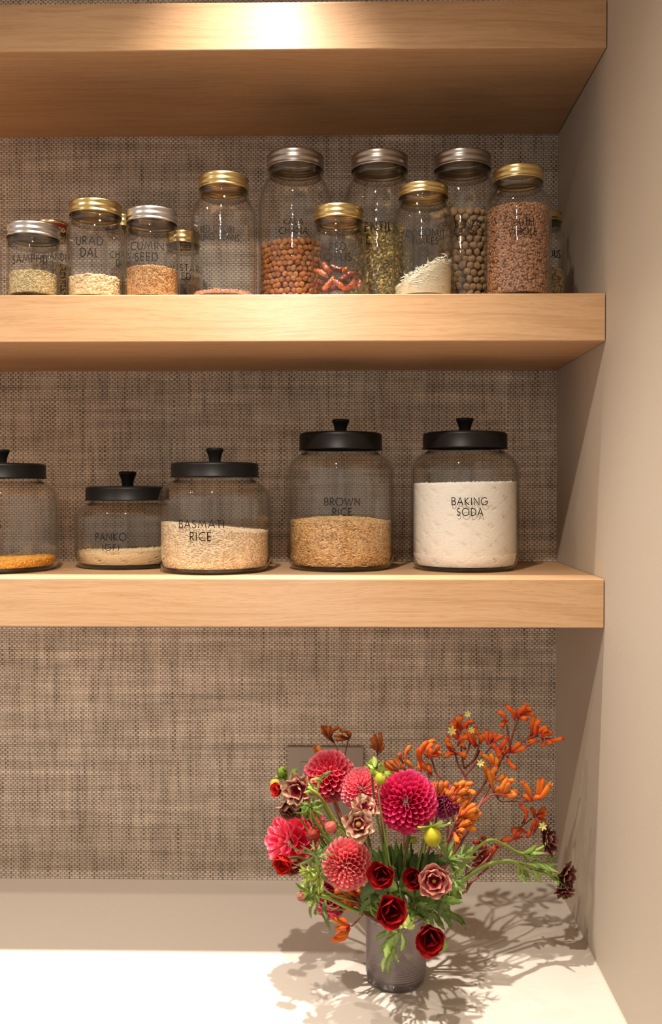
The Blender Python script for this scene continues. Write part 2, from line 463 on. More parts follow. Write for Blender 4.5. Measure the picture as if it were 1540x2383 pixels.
# ------------------------------------------------------------------ lettering: a geometric stroke alphabet
def arc(cx, cy, rx, ry, a0, a1, n=14):
    return [(cx + rx * math.cos(math.radians(a0 + (a1 - a0) * k / n)), cy + ry * math.sin(math.radians(a0 + (a1 - a0) * k / n))) for k in range(n + 1)]
GL = {
 'A': (0.78, [[(0.03, 0), (0.39, 1), (0.75, 0)], [(0.16, 0.33), (0.62, 0.33)]]),
 'B': (0.56, [[(0.07, 0), (0.07, 1), (0.27, 1)] + arc(0.27, 0.765, 0.20, 0.235, 90, -90)[1:] + [(0.07, 0.53)], [(0.27, 0.53)] + arc(0.27, 0.265, 0.25, 0.265, 90, -90)[1:] + [(0.07, 0)]]),
 'C': (0.82, [arc(0.52, 0.5, 0.47, 0.5, 52, 308, 24)]),
 'D': (0.74, [[(0.07, 0), (0.07, 1), (0.24, 1)] + arc(0.24, 0.5, 0.45, 0.5, 90, -90, 18)[1:] + [(0.07, 0)]]),
 'E': (0.52, [[(0.47, 0), (0.07, 0), (0.07, 1), (0.47, 1)], [(0.07, 0.53), (0.44, 0.53)]]),
 'F': (0.50, [[(0.07, 0), (0.07, 1), (0.46, 1)], [(0.07, 0.53), (0.43, 0.53)]]),
 'G': (0.96, [arc(0.5, 0.5, 0.45, 0.5, 46, 360, 28) + [(0.56, 0.5)]]),
 'H': (0.72, [[(0.07, 0), (0.07, 1)], [(0.65, 0), (0.65, 1)], [(0.07, 0.53), (0.65, 0.53)]]),
 'I': (0.18, [[(0.09, 0), (0.09, 1)]]),
 'K': (0.62, [[(0.07, 0), (0.07, 1)], [(0.53, 1), (0.08, 0.53), (0.58, 0)]]),
 'L': (0.46, [[(0.07, 1), (0.07, 0), (0.43, 0)]]),
 'M': (0.94, [[(0.03, 0), (0.2, 1), (0.47, 0.25), (0.74, 1), (0.91, 0)]]),
 'N': (0.78, [[(0.07, 0), (0.07, 1), (0.71, 0), (0.71, 1)]]),
 'O': (1.0, [arc(0.5, 0.5, 0.45, 0.5, 90, 450, 32)]),
 'P': (0.54, [[(0.07, 0), (0.07, 1), (0.24, 1)] + arc(0.24, 0.73, 0.24, 0.27, 90, -90)[1:] + [(0.07, 0.46)]]),
 'R': (0.56, [[(0.07, 0), (0.07, 1), (0.24, 1)] + arc(0.24, 0.74, 0.23, 0.26, 90, -90)[1:] + [(0.07, 0.48)], [(0.22, 0.48), (0.52, 0)]]),
 'S': (0.54, [arc(0.27, 0.76, 0.19, 0.235, 35, 250, 12) + [(0.30, 0.50)] + arc(0.26, 0.255, 0.21, 0.25, 65, -160, 12)]),
 'T': (0.50, [[(0.25, 0), (0.25, 1)], [(0.02, 1), (0.48, 1)]]),
 'U': (0.68, [[(0.07, 1), (0.07, 0.30)] + arc(0.34, 0.28, 0.27, 0.28, 180, 360)[1:] + [(0.61, 1)]]),
 'V': (0.70, [[(0.03, 1), (0.35, 0), (0.67, 1)]]),
 'W': (1.08, [[(0.03, 1), (0.29, 0), (0.54, 0.92), (0.79, 0), (1.05, 1)]]),
 'Z': (0.62, [[(0.05, 1), (0.57, 1), (0.05, 0), (0.57, 0)]]),
 '(': (0.30, [arc(0.62, 0.45, 0.52, 0.72, 135, 225)]),
 ')': (0.30, [arc(-0.32, 0.45, 0.52, 0.72, 45, -45)]),
 '-': (0.5, [[(0.05, 0.5), (0.45, 0.5)]]),
 '>': (0.6, [[(0.02, 0.5), (0.55, 0.5)], [(0.35, 0.7), (0.57, 0.5), (0.35, 0.3)]]),
 '<': (0.6, [[(0.58, 0.5), (0.05, 0.5)], [(0.25, 0.7), (0.03, 0.5), (0.25, 0.3)]]),
 ' ': (0.42, []),
}
def text_strokes(s, gap=0.17):
    x = 0; out = []
    for ch in s:
        w, st = GL[ch]
        for pl in st: out.append([(x + a, b) for a, b in pl])
        x += w + gap
    return out, x - gap

def ribbon(pl, hw):
    """two offset sides of a polyline with mitred joints"""
    n = len(pl); L = []; Rr = []
    for i, p in enumerate(pl):
        a = pl[max(i - 1, 0)]; b = pl[min(i + 1, n - 1)]
        d1 = (p[0] - a[0], p[1] - a[1]); d2 = (b[0] - p[0], b[1] - p[1])
        if i == 0: d1 = d2
        if i == n - 1: d2 = d1
        l1 = math.hypot(*d1) or 1; l2 = math.hypot(*d2) or 1
        n1 = (-d1[1] / l1, d1[0] / l1); n2 = (-d2[1] / l2, d2[0] / l2)
        mx, my = n1[0] + n2[0], n1[1] + n2[1]
        ml = math.hypot(mx, my)
        if ml < 0.3: mx, my, ml = n1[0], n1[1], 1
        mx /= ml; my /= ml
        k = min(hw / max(mx * n1[0] + my * n1[1], 0.35), hw * 2.2)
        L.append((p[0] + mx * k, p[1] + my * k)); Rr.append((p[0] - mx * k, p[1] - my * k))
    return L, Rr

def lettering(parent, cx, cy, rad, lines, name='lettering', mat='ink', weight=0.058, D=None, tilt=0.0, gap=0.17):
    """lines: (text, px0, px1, py_top, py_bottom) as they stand on the photographed jar; wrapped round its wall"""
    g = Geo()
    for (s, x0, x1, y0, y1) in lines:
        D = cy + 1.5196
        def ang(px):
            a = 0.0
            for _ in range(6):
                p = at(px, (y0 + y1) / 2, D - rad * math.cos(a))
                a = math.asin(max(-0.999, min(0.999, (p.x - cx) / rad)))
            return a
        a0, a1 = ang(x0), ang(x1)
        am = (a0 + a1) / 2
        zt = at(x0, y0, D - rad * math.cos(am)).z; zb = at(x0, y1, D - rad * math.cos(am)).z
        st, w = text_strokes(s, gap)
        h = zt - zb
        kx = (a1 - a0) / w
        for pl in st:
            # dense polyline so that it follows the curve of the glass
            q = [pl[0]]
            for a, b in zip(pl[:-1], pl[1:]):
                m_ = max(1, int(abs(b[0] - a[0]) * 6))
                for k in range(1, m_ + 1): q.append((a[0] + (b[0] - a[0]) * k / m_, a[1] + (b[1] - a[1]) * k / m_))
            sx = kx * rad          # metres per unit
            qs = [(p[0] * sx, p[1] * h) for p in q]
            Lp, Rp = ribbon(qs, weight * h)
            V = []
            for p in Lp + Rp:
                th = a0 + p[0] / rad
                V.append((cx + rad * math.sin(th), cy - rad * math.cos(th), zb + p[1] + tilt * p[0]))
            n = len(qs)
            g.add(V, [(i, i + 1, n + i + 1, n + i) for i in range(n - 1)])
    return g.build(name, M[mat], parent, smooth=False, color=False)

# ------------------------------------------------------------------ jars
def smooth_curve(p0, p1, p2, p3, n=10):
    out = []
    for k in range(n + 1):
        t = k / n; u = 1 - t
        out.append(tuple(u ** 3 * p0[i] + 3 * u * u * t * p1[i] + 3 * u * t * t * p2[i] + t ** 3 * p3[i] for i in (0, 1)))
    return out

def jar_outline(R, H, Rn, zs, zn):
    """outer wall of a screw-top jar"""
    pr = [(0.0001, 0.0025), (R * 0.62, 0.002), (R * 0.80, 0.0), (R * 0.91, 0.0008), (R * 0.97, 0.003), (R, 0.008)]
    pr += [(R * (1 + 0.004 * math.sin(k)), 0.008 + (zs - 0.008) * k / 5) for k in range(1, 6)]
    pr += smooth_curve((R, zs), (R, zs + (zn - zs) * 0.55), (Rn + (R - Rn) * 0.25, zn - (zn - zs) * 0.12), (Rn, zn))[1:]
    pr += [(Rn * 0.975, zn + 0.0015), (Rn * 1.035, zn + 0.0032), (Rn * 1.035, zn + 0.0048), (Rn * 0.97, zn + 0.0064)]
    z = zn + 0.006
    while z < H - 0.006:
        z += 0.0024; pr.append((Rn * (1.01 if int(z * 1e4) % 2 else 0.975), z))
    pr += [(Rn * 0.98, H - 0.003), (Rn * 0.96, H - 0.0015)]
    return pr

def screw_jar(cx, cy, z0, R, H, Rl, lid, label, lidh=0.0175, shoulder=0.030, lines=(), group='screw-lid storage jars on the middle shelf', lid_lines=None, tilt=0.0, weight=0.058):
    e = empty('storage_jar', (cx, cy, z0), label, 'jar', group)
    Rn = Rl * 0.955
    zn = H - lidh - 0.0105
    zs = zn - shoulder
    g = Geo()
    out = jar_outline(R, H, Rn, zs, zn)
    lathe(g, out, cx, cy, z0, 72)
    t = 0.0022
    inn = [(r - t, z) for r, z in out[6:]][::-1] + [(R - t * 1.6, 0.008), (R * 0.9, 0.0052), (R * 0.5, 0.0045), (0.0001, 0.0048)]
    lathe(g, inn, cx, cy, z0, 72)
    g.build('glass_body', M['glass'], e, color=False)
    g = Geo()
    pr = []
    z = zn + 0.001; k = 0
    while z < H - 0.003:
        pr.append((Rn * (0.950, 0.985, 1.0, 0.985)[k % 4] if z > zn + 0.007 else Rn * (0.945, 0.965)[k % 2], z)); z += 0.0011; k += 1
    lathe(g, pr, cx, cy, z0, 72)
    g.build('screw_thread', M['neckglass'], e, color=False)
    # lid: a threaded band with a knurled upper edge and a pressed disc
    g = Geo()
    zb = H - lidh
    k = lidh / 0.0175
    pr = [(Rl * 0.965, zb + 0.0006), (Rl * 0.985, zb), (Rl * 1.012, zb + 0.0006 * k), (Rl * 1.006, zb + 0.0018 * k), (Rl * 0.972, zb + 0.0034 * k), (Rl * 0.968, zb + 0.0046 * k),
          (Rl * 0.998, zb + 0.0066 * k), (Rl * 1.0, zb + 0.0082 * k), (Rl * 0.975, zb + 0.0104 * k), (Rl * 0.972, zb + 0.0122 * k), (Rl * 0.984, zb + 0.0136 * k), (Rl * 0.984, zb + 0.0166 * k),
          (Rl * 0.965, zb + 0.0178 * k), (Rl * 0.93, zb + 0.0183 * k), (Rl * 0.88, zb + 0.0180 * k), (Rl * 0.86, zb + 0.0172 * k), (Rl * 0.80, zb + 0.0172 * k), (Rl * 0.78, zb + 0.0178 * k), (Rl * 0.74, zb + 0.0178 * k), (Rl * 0.72, zb + 0.0172 * k), (0.0001, zb + 0.0172 * k)]
    lathe(g, pr, cx, cy, z0, 176, ripple={10: 0.00022, 11: 0.00028, 12: 0.0002})
    lo = g.build('lid', M[lid], e, color=False)
    if lines: lettering(e, cx, cy, R + 0.0004, lines, tilt=tilt, weight=weight)
    return e

def px_jar(px, D, R_px, top_py, lid_px, lid, label, z0=Z_MID1, **kw):
    """a jar whose axis the photo shows at column px, D metres away; sizes given in photo pixels"""
    s = F / D
    p = at(px, 1139, D)
    H = at(px, top_py, D).z - z0
    cx, cy = p.x, D - 1.5196
    return (cx, cy, H, R_px / s, screw_jar(cx, cy, z0, R_px / s, H, lid_px / s, lid, label, **kw))

J = {}
J['edge'] = px_jar(-57, 1.285, 61, 510, 56, 'gold', 'storage jar cut by the frame, left of the SAMPHU jar, amber contents', shoulder=0.02)
J['samphu'] = px_jar(80.5, 1.262, 59, 530, 61, 'silver', 'short storage jar with a silver lid lettered SAMPHU', shoulder=0.010,
                     lines=[('SAMPHU', 29, 110, 595, 613)], tilt=0.06)
J['urad'] = px_jar(225, 1.28, 66, 478, 60, 'gold', 'pint storage jar with a gold lid lettered URAD DAL', shoulder=0.018,
                   lines=[('URAD', 177, 240, 550, 569), ('DAL', 187, 229, 577, 597)])
J['cumin'] = px_jar(356, 1.28, 63.5, 496, 59, 'silver', 'pint storage jar with a silver lid lettered CUMIN SEED', shoulder=0.018,
                    lines=[('CUMIN', 304, 381, 562, 580), ('SEED', 314, 368, 588, 606)])
J['chori'] = px_jar(522, 1.28, 76, 417, 58, 'gold', 'tall nearly empty storage jar lettered RED CHORI MUNG BEANS', shoulder=0.034,
                    lines=[('RED CHORI', 466, 545, 523, 538), ('MUNG BEANS', 458, 557, 541, 556)], weight=0.062, tilt=-0.03)
J['kala'] = px_jar(688, 1.365, 87, 367, 66, 'steel', 'largest storage jar lettered KALA CHANA, dull metal lid', shoulder=0.050,
                   lines=[('KALA', 659, 706, 508, 522), ('CHANA', 649, 716, 528, 543)], lidh=0.021, weight=0.064)
J['chili'] = px_jar(788, 1.28, 63.5, 490, 58, 'gold', 'small storage jar with a gold lid lettered RED CHILIS', shoulder=0.018,
                    lines=[('RED', 766, 805, 564, 582), ('CHILIS', 754, 818, 587, 606)], weight=0.064)
J['lentil'] = px_jar(882, 1.365, 86, 369, 66, 'steel', 'large storage jar of green lentils lettered LENTILS, half behind the coconut jar', shoulder=0.050,
                     lines=[('LENTILS', 836, 925, 516, 536)], lidh=0.021, weight=0.062)
J['coconut'] = px_jar(984, 1.28, 71.5, 440, 58, 'gold', 'storage jar lettered COCONUT FLAKES, smooth gold lid printed OPEN', shoulder=0.030,
                      lines=[('COCONUT', 944, 1034, 533, 548), ('FLAKES', 958, 1020, 552, 567)], lidh=0.014, weight=0.064)
J['garbanzo'] = px_jar(1074, 1.365, 80, 367, 66, 'steel', 'large storage jar lettered GARBANZO BEANS, behind the coconut and muth jars', shoulder=0.044,
                       lines=[('GARBANZO', 1021, 1122, 513, 526), ('BEANS', 1046, 1102, 529, 543)], lidh=0.021, weight=0.064)
J['muth'] = px_jar(1203, 1.28, 76.5, 400, 58, 'gold', 'tall full storage jar with a gold lid lettered MUTH WHOLE', shoulder=0.030,
                   lines=[('MUTH', 1189, 1242, 507, 524), ('WHOLE', 1183, 1249, 530, 546)], weight=0.064)
J['coriander'] = px_jar(124, 1.425, 47, 522, 41, 'gold', 'storage jar behind the SAMPHU jar, gold lid printed with a dark red band', shoulder=0.022,
                        lines=[('CORIANDER', 79, 166, 588, 603), ('SEED', 92, 124, 608, 621)], lidh=0.016)
J['chana'] = px_jar(287, 1.425, 43, 508, 40, 'gold', 'storage jar lettered CHANA DAL, behind the URAD DAL and CUMIN SEED jars', shoulder=0.022,
                    lines=[('CHANA', 256, 316, 585, 600), ('DAL', 270, 302, 605, 619)], lidh=0.019)
J['mustard'] = px_jar(428, 1.425, 45, 545, 40, 'gold', 'storage jar lettered MUSTARD SEED, mostly behind the mung bean jar', shoulder=0.016,
                      lines=[('MUSTARD', 389, 471, 616, 631), ('SEED', 402, 444, 635, 650)], lidh=0.019)
J['couscous'] = px_jar(1266, 1.41, 49, 500, 38, 'gold', 'storage jar lettered COUSCOUS in the corner, lid printed CLOSE', shoulder=0.026,
                       lines=[('COUSCOUS', 1222, 1304, 582, 600)], lidh=0.014)
# print on the lids
c = J['coconut']; rl = 58 / (F / 1.28)
lettering(c[4], c[0], c[1], rl * 1.002, [('- OPEN >', 972, 1011, 445, 453)], name='lid_print', weight=0.07)
c = J['couscous']; rl = 38 / (F / 1.41)
lettering(c[4], c[0], c[1], rl * 1.002, [('CLOSE -', 1284, 1300, 504, 511)], name='lid_print', weight=0.07)
c = J['coriander']; rl = 41 / (F / 1.425)
g = Geo(); lathe(g, [(rl * 1.006, -0.009), (rl * 1.006, 0.0)], c[0], c[1], Z_MID1 + c[2] - 0.0045, 96)
g.build('lid_band', M['redmetal'], c[4], color=False)
lettering(c[4], c[0], c[1], rl * 1.012, [('CLASSICO', 99, 154, 528, 537)], name='lid_print', mat='cream', weight=0.08)

# big canisters with black lids
def canister(px, D, R_px, lid_px, py_lid0, py_lid1, py_knob, label, lines, shoulder=0.03):
    s = F / D
    cx, cy, z0 = at(px, 1139, D).x, D - 1.5196, Z_LOW1
    R, Rl = R_px / s, lid_px / s
    zl0 = at(px, py_lid0, D).z - z0; zl1 = at(px, py_lid1, D).z - z0; zk = at(px, py_knob, D).z - z0
    e = empty('glass_canister', (cx, cy, z0), label, 'canister', 'black-lidded glass canisters on the lowest shelf')
    Rn = Rl * 0.90
    zs = zl0 - shoulder
    g = Geo()
    out = [(0.0001, 0.002), (R * 0.78, 0.0015), (R * 0.84, 0), (R * 0.90, 0.0012), (R * 0.945, 0.005), (R * 0.975, 0.011), (R * 0.99, 0.018), (R, 0.03)]
    out += [(R, 0.03 + (zs - 0.03) * k / 4) for k in range(1, 5)]
    out += smooth_curve((R, zs), (R, zs + shoulder * 0.45), (Rn + (R - Rn) * 0.55, zl0 - shoulder * 0.28), (Rn * 1.015, zl0 - 0.004), 14)[1:]
    out += [(Rn * 0.99, zl0 - 0.001), (Rn, zl0 + 0.004), (Rn * 1.02, zl0 + 0.010)]
    lathe(g, out, cx, cy, z0, 96)
    t = 0.0032
    inn = [(r - t, z) for r, z in out[7:]][::-1] + [(R * 0.97 - t, 0.021), (R * 0.94 - t, 0.013), (R * 0.88 - t, 0.0085), (R * 0.7, 0.0072), (0.0001, 0.0072)]
    lathe(g, inn, cx, cy, z0, 96)
    g.build('glass_body', M['bigglass'], e, color=False)
    g = Geo()
    lathe(g, [(0.0001, 0.0026), (R * 0.77, 0.0026), (R * 0.86, 0.0014), (R * 0.905, 0.003), (R * 0.93, 0.0066), (R * 0.87, 0.0070), (0.0001, 0.0070)], cx, cy, z0, 96)
    g.build('glass_base', M['baseglass'], e, color=False)
    g = Geo()
    h = zl1 - zl0
    lathe(g, [(Rl * 0.93, zl0 + 0.001), (Rl * 1.012, zl0), (Rl * 1.014, zl0 + 0.0014), (Rl, zl0 + 0.0022), (Rl, zl0 + h * 0.80), (Rl * 0.99, zl0 + h * 0.90), (Rl * 0.965, zl0 + h * 0.96), (Rl * 0.9, zl0 + h), (Rl * 0.5, zl0 + h * 1.02), (0.0001, zl0 + h * 1.02)], cx, cy, z0, 96)
    lid = g.build('lid', M['black'], e, color=False)
    g = Geo()
    kr = 20.5 / s; kh = zk - zl1
    lathe(g, [(kr * 0.66, zl1), (kr * 0.66, zl1 + kh * 0.12), (kr * 0.68, zl1 + kh * 0.3), (kr * 0.78, zl1 + kh * 0.55), (kr * 0.92, zl1 + kh * 0.74), (kr * 0.985, zl1 + kh * 0.84), (kr, zl1 + kh * 0.9), (kr * 0.96, zl1 + kh * 0.98), (kr * 0.8, zl1 + kh), (0.0001, zl1 + kh)], cx, cy, z0, 40)
    k = g.build('knob', M['black'], lid, loc=(cx, cy, z0), color=False)
    k.location = (0, 0, 0)
    if lines: lettering(e, cx, cy, R + 0.0004, lines, weight=0.058)
    return cx, cy, R, e

K = {}
K['lentils'] = canister(2, 1.35, 130, 101, 1114, 1079, 1046, 'glass canister cut by the frame, low orange contents, black lid',
                        [('PEAS', -60, 4, 1212, 1230)])
K['panko'] = canister(297, 1.42, 120, 95, 1164, 1132, 1097, 'lowest glass canister lettered PANKO (GF)', [('PANKO', 222, 294, 1241, 1258), ('(GF)', 237, 278, 1267, 1281)], 0.028)
K['basmati'] = canister(500, 1.345, 130.5, 101, 1111, 1077, 1043, 'glass canister lettered BASMATI RICE, overlapping the panko canister', [('BASMATI', 416, 522, 1211, 1229), ('RICE', 441, 492, 1239, 1258)], 0.034)
K['brown'] = canister(792.5, 1.39, 124, 96, 1048, 1008, 976, 'tall glass canister lettered BROWN RICE', [('BROWN', 754, 838, 1159, 1176), ('RICE', 773, 819, 1183, 1200)], 0.034)
K['soda'] = canister(1081, 1.385, 125, 97, 1045, 1007, 973, 'tall glass canister of white powder lettered BAKING SODA', [('BAKING', 1050, 1135, 1158, 1175), ('SODA', 1062, 1124, 1183, 1200)], 0.034)

# ------------------------------------------------------------------ dry goods
def grain_template(seg=6, rings=4):
    v = [(0, 0, -1)]
    for j in range(1, rings):
        a = PI * j / rings
        for i in range(seg):
            b = 2 * PI * i / seg
            v.append((math.sin(a) * math.cos(b), math.sin(a) * math.sin(b), -math.cos(a)))
    v.append((0, 0, 1))
    f = []
    for i in range(seg): f.append((0, 1 + (i + 1) % seg, 1 + i, 1 + i))
    for j in range(rings - 2):
        for i in range(seg):
            a = 1 + j * seg + i; b = 1 + j * seg + (i + 1) % seg
            f.append((a, b, b + seg, a + seg))
    e = len(v) - 1; s = 1 + (rings - 2) * seg
    for i in range(seg): f.append((s + i, s + (i + 1) % seg, e, e))
    return np.array(v), f
GT, GF_ = grain_template()

def goods(name, label, cat, cx, cy, z0, rin, top, dims, n_side, n_top, cols, horiz=0.5, core=None, mat='grain', base=0.0, loc=None, jit=0.12, spread=1.0):
    """dims: half axes (long, mid, thin). rin(z): inner radius of the jar; top(x, y): fill height at a point. The visible skin of the heap is laid grain by grain over a solid core."""
    a, b, c = dims
    V = []; Fc = []; C = []
    cols = np.array(cols)
    P = []; A = []; Nn = []
    k = 0
    while k < n_side:
        th = rng.uniform(0, 2 * PI); R = rin(0.05)
        h = top(R * math.cos(th), R * math.sin(th))
        z = rng.uniform(base, h)
        r = rin(z) - c * rng.uniform(1.0, 1.9)
        nrm = np.array([math.cos(th), math.sin(th), 0.0])
        tg = np.array([-math.sin(th), math.cos(th), 0.0]); up = np.array([0, 0, 1.0])
        phi = rng.normal(0, horiz * 1.2) if horiz < 0.9 else rng.uniform(0, PI)
        ax = tg * math.cos(phi) + up * math.sin(phi) - nrm * rng.uniform(0, 0.25)
        P.append((r * nrm[0], r * nrm[1], z)); A.append(ax); Nn.append(nrm); k += 1
    k = 0
    while k < n_top:
        R = rin(0.05) - b
        r = R * math.sqrt(rng.uniform(0, 1)); th = rng.uniform(0, 2 * PI)
        x, y = r * math.cos(th), r * math.sin(th)
        z = top(x, y) + rng.uniform(-0.6, 0.5) * c
        nrm = np.array([0, 0, 1.0]) + rng.normal(0, 0.25, 3); nrm /= np.linalg.norm(nrm)
        phi = rng.uniform(0, 2 * PI)
        ax = np.array([math.cos(phi), math.sin(phi), rng.normal(0, 0.25)])
        P.append((x, y, z)); A.append(ax); Nn.append(nrm); k += 1
    P = np.array(P); A = np.array(A); Nn = np.array(Nn)
    A -= Nn * (A * Nn).sum(1)[:, None] * 0.85
    A /= np.linalg.norm(A, axis=1)[:, None]
    B = np.cross(Nn, A); B /= np.linalg.norm(B, axis=1)[:, None]
    T = np.cross(A, B)
    n = len(P)
    sz = 1 + rng.normal(0, jit, (n, 3))
    V = (P[:, None, :] + GT[None, :, 2:3] * (A * a * sz[:, 0:1])[:, None, :] + GT[None, :, 0:1] * (B * b * sz[:, 1:2])[:, None, :] + GT[None, :, 1:2] * (T * c * sz[:, 2:3])[:, None, :]).reshape(-1, 3)
    # nothing pokes through the glass
    rr = np.hypot(V[:, 0], V[:, 1]); lim = np.array([rin(max(z, 0.0)) for z in V[:, 2]]) - 0.0001
    k_ = np.minimum(1, lim / np.maximum(rr, 1e-9)); V[:, 0] *= k_; V[:, 1] *= k_; V[:, 2] = np.maximum(V[:, 2], base)
    nv = len(GT)
    ff = np.array(GF_)
    Fa = (ff[None] + (np.arange(n) * nv)[:, None, None]).reshape(-1, 4)
    ci = cols[rng.integers(0, len(cols), n)] * (1 + rng.normal(0, 0.10, (n, 1)))
    Ca = np.repeat(np.clip(ci, 0, 1), nv, axis=0)
    # the core
    g = Geo()
    seg, nr, nz = 48, 8, 12
    cc = tuple(core if core is not None else cols.mean(0) * 0.8)
    cv = []
    for j in range(nz + 1):
        for i in range(seg):
            th = 2 * PI * i / seg; R = rin(0.05)
            h = top(R * math.cos(th), R * math.sin(th)) - c * 0.5
            z = base + (h - base) * j / nz
            r = rin(z) - c * 1.5
            cv.append((r * math.cos(th), r * math.sin(th), z))
    for j in range(1, nr + 1):
        for i in range(seg):
            th = 2 * PI * i / seg; r = (rin(0.05) - c * 1.5) * (1 - j / nr) + 1e-5
            cv.append((r * math.cos(th), r * math.sin(th), top(r * math.cos(th), r * math.sin(th)) - c * 0.5))
    cf = grid_faces(seg, nz + 1 + nr, True)
    off = len(V)
    allv = np.vstack([V, np.array(cv)])
    faces = [tuple(dict.fromkeys(q)) for q in Fa.tolist()] + [tuple(i + off for i in q) for q in cf]
    me = bpy.data.meshes.new(name)
    me.from_pydata(allv.tolist(), [], faces)
    at_ = me.color_attributes.new('Col', 'FLOAT_COLOR', 'POINT')
    arr = np.ones((len(allv), 4)); arr[:off, :3] = Ca; arr[off:, :3] = cc
    at_.data.foreach_set('color', arr.ravel())
    me.polygons.foreach_set('use_smooth', [True] * len(me.polygons))
    me.materials.append(M[mat])
    o = bpy.data.objects.new(name, me); COL.objects.link(o); o.location = (cx, cy, z0)
    return tag(o, label, cat, None, 'stuff')

def rin_jar(R):
    return lambda z: R - 0.0030 - (0.0 if z > 0.010 else 0.0025 * ((0.010 - z) / 0.010) ** 2)
def rin_can(R):
    def f(z):
        if z > 0.03: return R - 0.0040
        t = (0.03 - z) / 0.024
        return R - 0.0040 - R * 0.065 * min(1.4, t) ** 2.2
    return f
def hz(key, py, D): return at(800, py, D).z

def fill(key, name, label, cat, py, dims, ns, nt_, cols, bump=0.004, slope=0.0, **kw):
    cx, cy, H, R, e = J[key]
    D = cy + 1.5196
    h0 = at(800, py, D - R * 0.3).z - Z_MID1
    sd = rng.uniform(0, 6)
    top = lambda x, y: h0 + bump * (1 - (x * x + y * y) / R ** 2) + slope * x / R + 0.0008 * math.sin(x * 300 + sd) * math.sin(y * 260)
    return goods(name, label, cat, cx, cy, Z_MID1, rin_jar(R), top, dims, ns, nt_, cols, base=0.006, **kw)

fill('edge', 'dry_seeds', 'amber dry seeds in the jar at the frame edge', 'seeds', 640, (0.002, 0.0018, 0.0015), 1500, 400, [(0.62, 0.33, 0.10), (0.5, 0.25, 0.07)], horiz=1.0)
fill('samphu', 'fennel_seed', 'greenish fennel seeds heaped in the SAMPHU jar', 'seeds', 640, (0.0037, 0.0011, 0.0009), 2100, 800,
     [(0.62, 0.49, 0.27), (0.54, 0.42, 0.21), (0.70, 0.57, 0.34), (0.44, 0.34, 0.16)], bump=0.009, horiz=1.0)
fill('urad', 'split_dal', 'pale cream split dal in the URAD DAL jar', 'lentils', 650, (0.0028, 0.0021, 0.0015), 1700, 700,
     [(0.80, 0.62, 0.38), (0.85, 0.69, 0.46), (0.76, 0.56, 0.33)], bump=0.007, horiz=1.0, core=(0.55, 0.38, 0.2))
fill('cumin', 'cumin_seed', 'brown cumin seeds in the CUMIN SEED jar', 'seeds', 630, (0.0033, 0.00075, 0.0007), 3600, 1200,
     [(0.48, 0.25, 0.10), (0.58, 0.33, 0.14), (0.36, 0.17, 0.06), (0.64, 0.40, 0.19)], bump=0.008, horiz=1.0, core=(0.22, 0.11, 0.04))
fill('chori', 'mung_bean', 'thin layer of red mung beans left in the RED CHORI jar', 'beans', 684, (0.0024, 0.0019, 0.0018), 700, 900,
     [(0.58, 0.28, 0.20), (0.66, 0.36, 0.28)], bump=0.001, horiz=1.0)
fill('lentil', 'green_lentil', 'mixed green and yellow split lentils in the LENTILS jar', 'lentils', 541, (0.0026, 0.0019, 0.0012), 5200, 900,
     [(0.26, 0.20, 0.06), (0.20, 0.16, 0.05), (0.34, 0.26, 0.09), (0.14, 0.11, 0.04), (0.22, 0.17, 0.05), (0.62, 0.46, 0.17)], bump=0.003, horiz=1.0, core=(0.07, 0.055, 0.02))
fill('muth', 'moth_bean', 'small reddish brown beans filling the MUTH WHOLE jar', 'beans', 492, (0.0024, 0.0017, 0.0016), 5600, 700,
     [(0.36, 0.17, 0.085), (0.42, 0.215, 0.115), (0.30, 0.13, 0.06), (0.46, 0.26, 0.14)], bump=0.008, horiz=1.0, core=(0.10, 0.04, 0.018))
fill('coriander', 'coriander_seed', 'round brown coriander seeds in the jar behind the SAMPHU jar', 'seeds', 618, (0.0021, 0.0020, 0.0020), 1500, 300,
     [(0.36, 0.24, 0.12), (0.30, 0.19, 0.09)], horiz=1.0, core=(0.1, 0.06, 0.03))
fill('chana', 'yellow_dal', 'split yellow dal in the CHANA DAL jar', 'lentils', 650, (0.003, 0.0026, 0.0017), 500, 250, [(0.62, 0.42, 0.16), (0.7, 0.5, 0.22)], horiz=1.0)
fill('mustard', 'mustard_seed', 'dark mustard seeds low in the MUSTARD SEED jar', 'seeds', 668, (0.0011, 0.0011, 0.0011), 900, 900, [(0.12, 0.07, 0.04), (0.18, 0.10, 0.05)], horiz=1.0)
fill('couscous', 'pearl_couscous', 'round yellow pearl couscous in the corner jar', 'couscous', 636, (0.0022, 0.0021, 0.0021), 1300, 350,
     [(0.70, 0.55, 0.26), (0.62, 0.46, 0.20), (0.76, 0.62, 0.34)], horiz=1.0, core=(0.3, 0.2, 0.08))

def can_fill(key, name, label, cat, pyl, pyc, pyr, dims, ns, nt_, cols, **kw):
    cx, cy, R, e = K[key]
    D = cy + 1.5196
    hl = at(800, pyl, D - R * .1).z - Z_LOW1; hr = at(800, pyr, D - R * .1).z - Z_LOW1; hc = at(800, pyc, D - R * 0.1).z - Z_LOW1
    top = lambda x, y: (hl + hr) / 2 + (hr - hl) / 2 * x / R + (hc - (hl + hr) / 2) * max(0, 1 - (x * x + y * y) / R ** 2) + 0.0006 * math.sin(x * 160 + 1) * math.sin(y * 130)
    return goods(name, label, cat, cx, cy, Z_LOW1, rin_can(R), top, dims, ns, nt_, cols, base=0.0075, **kw)

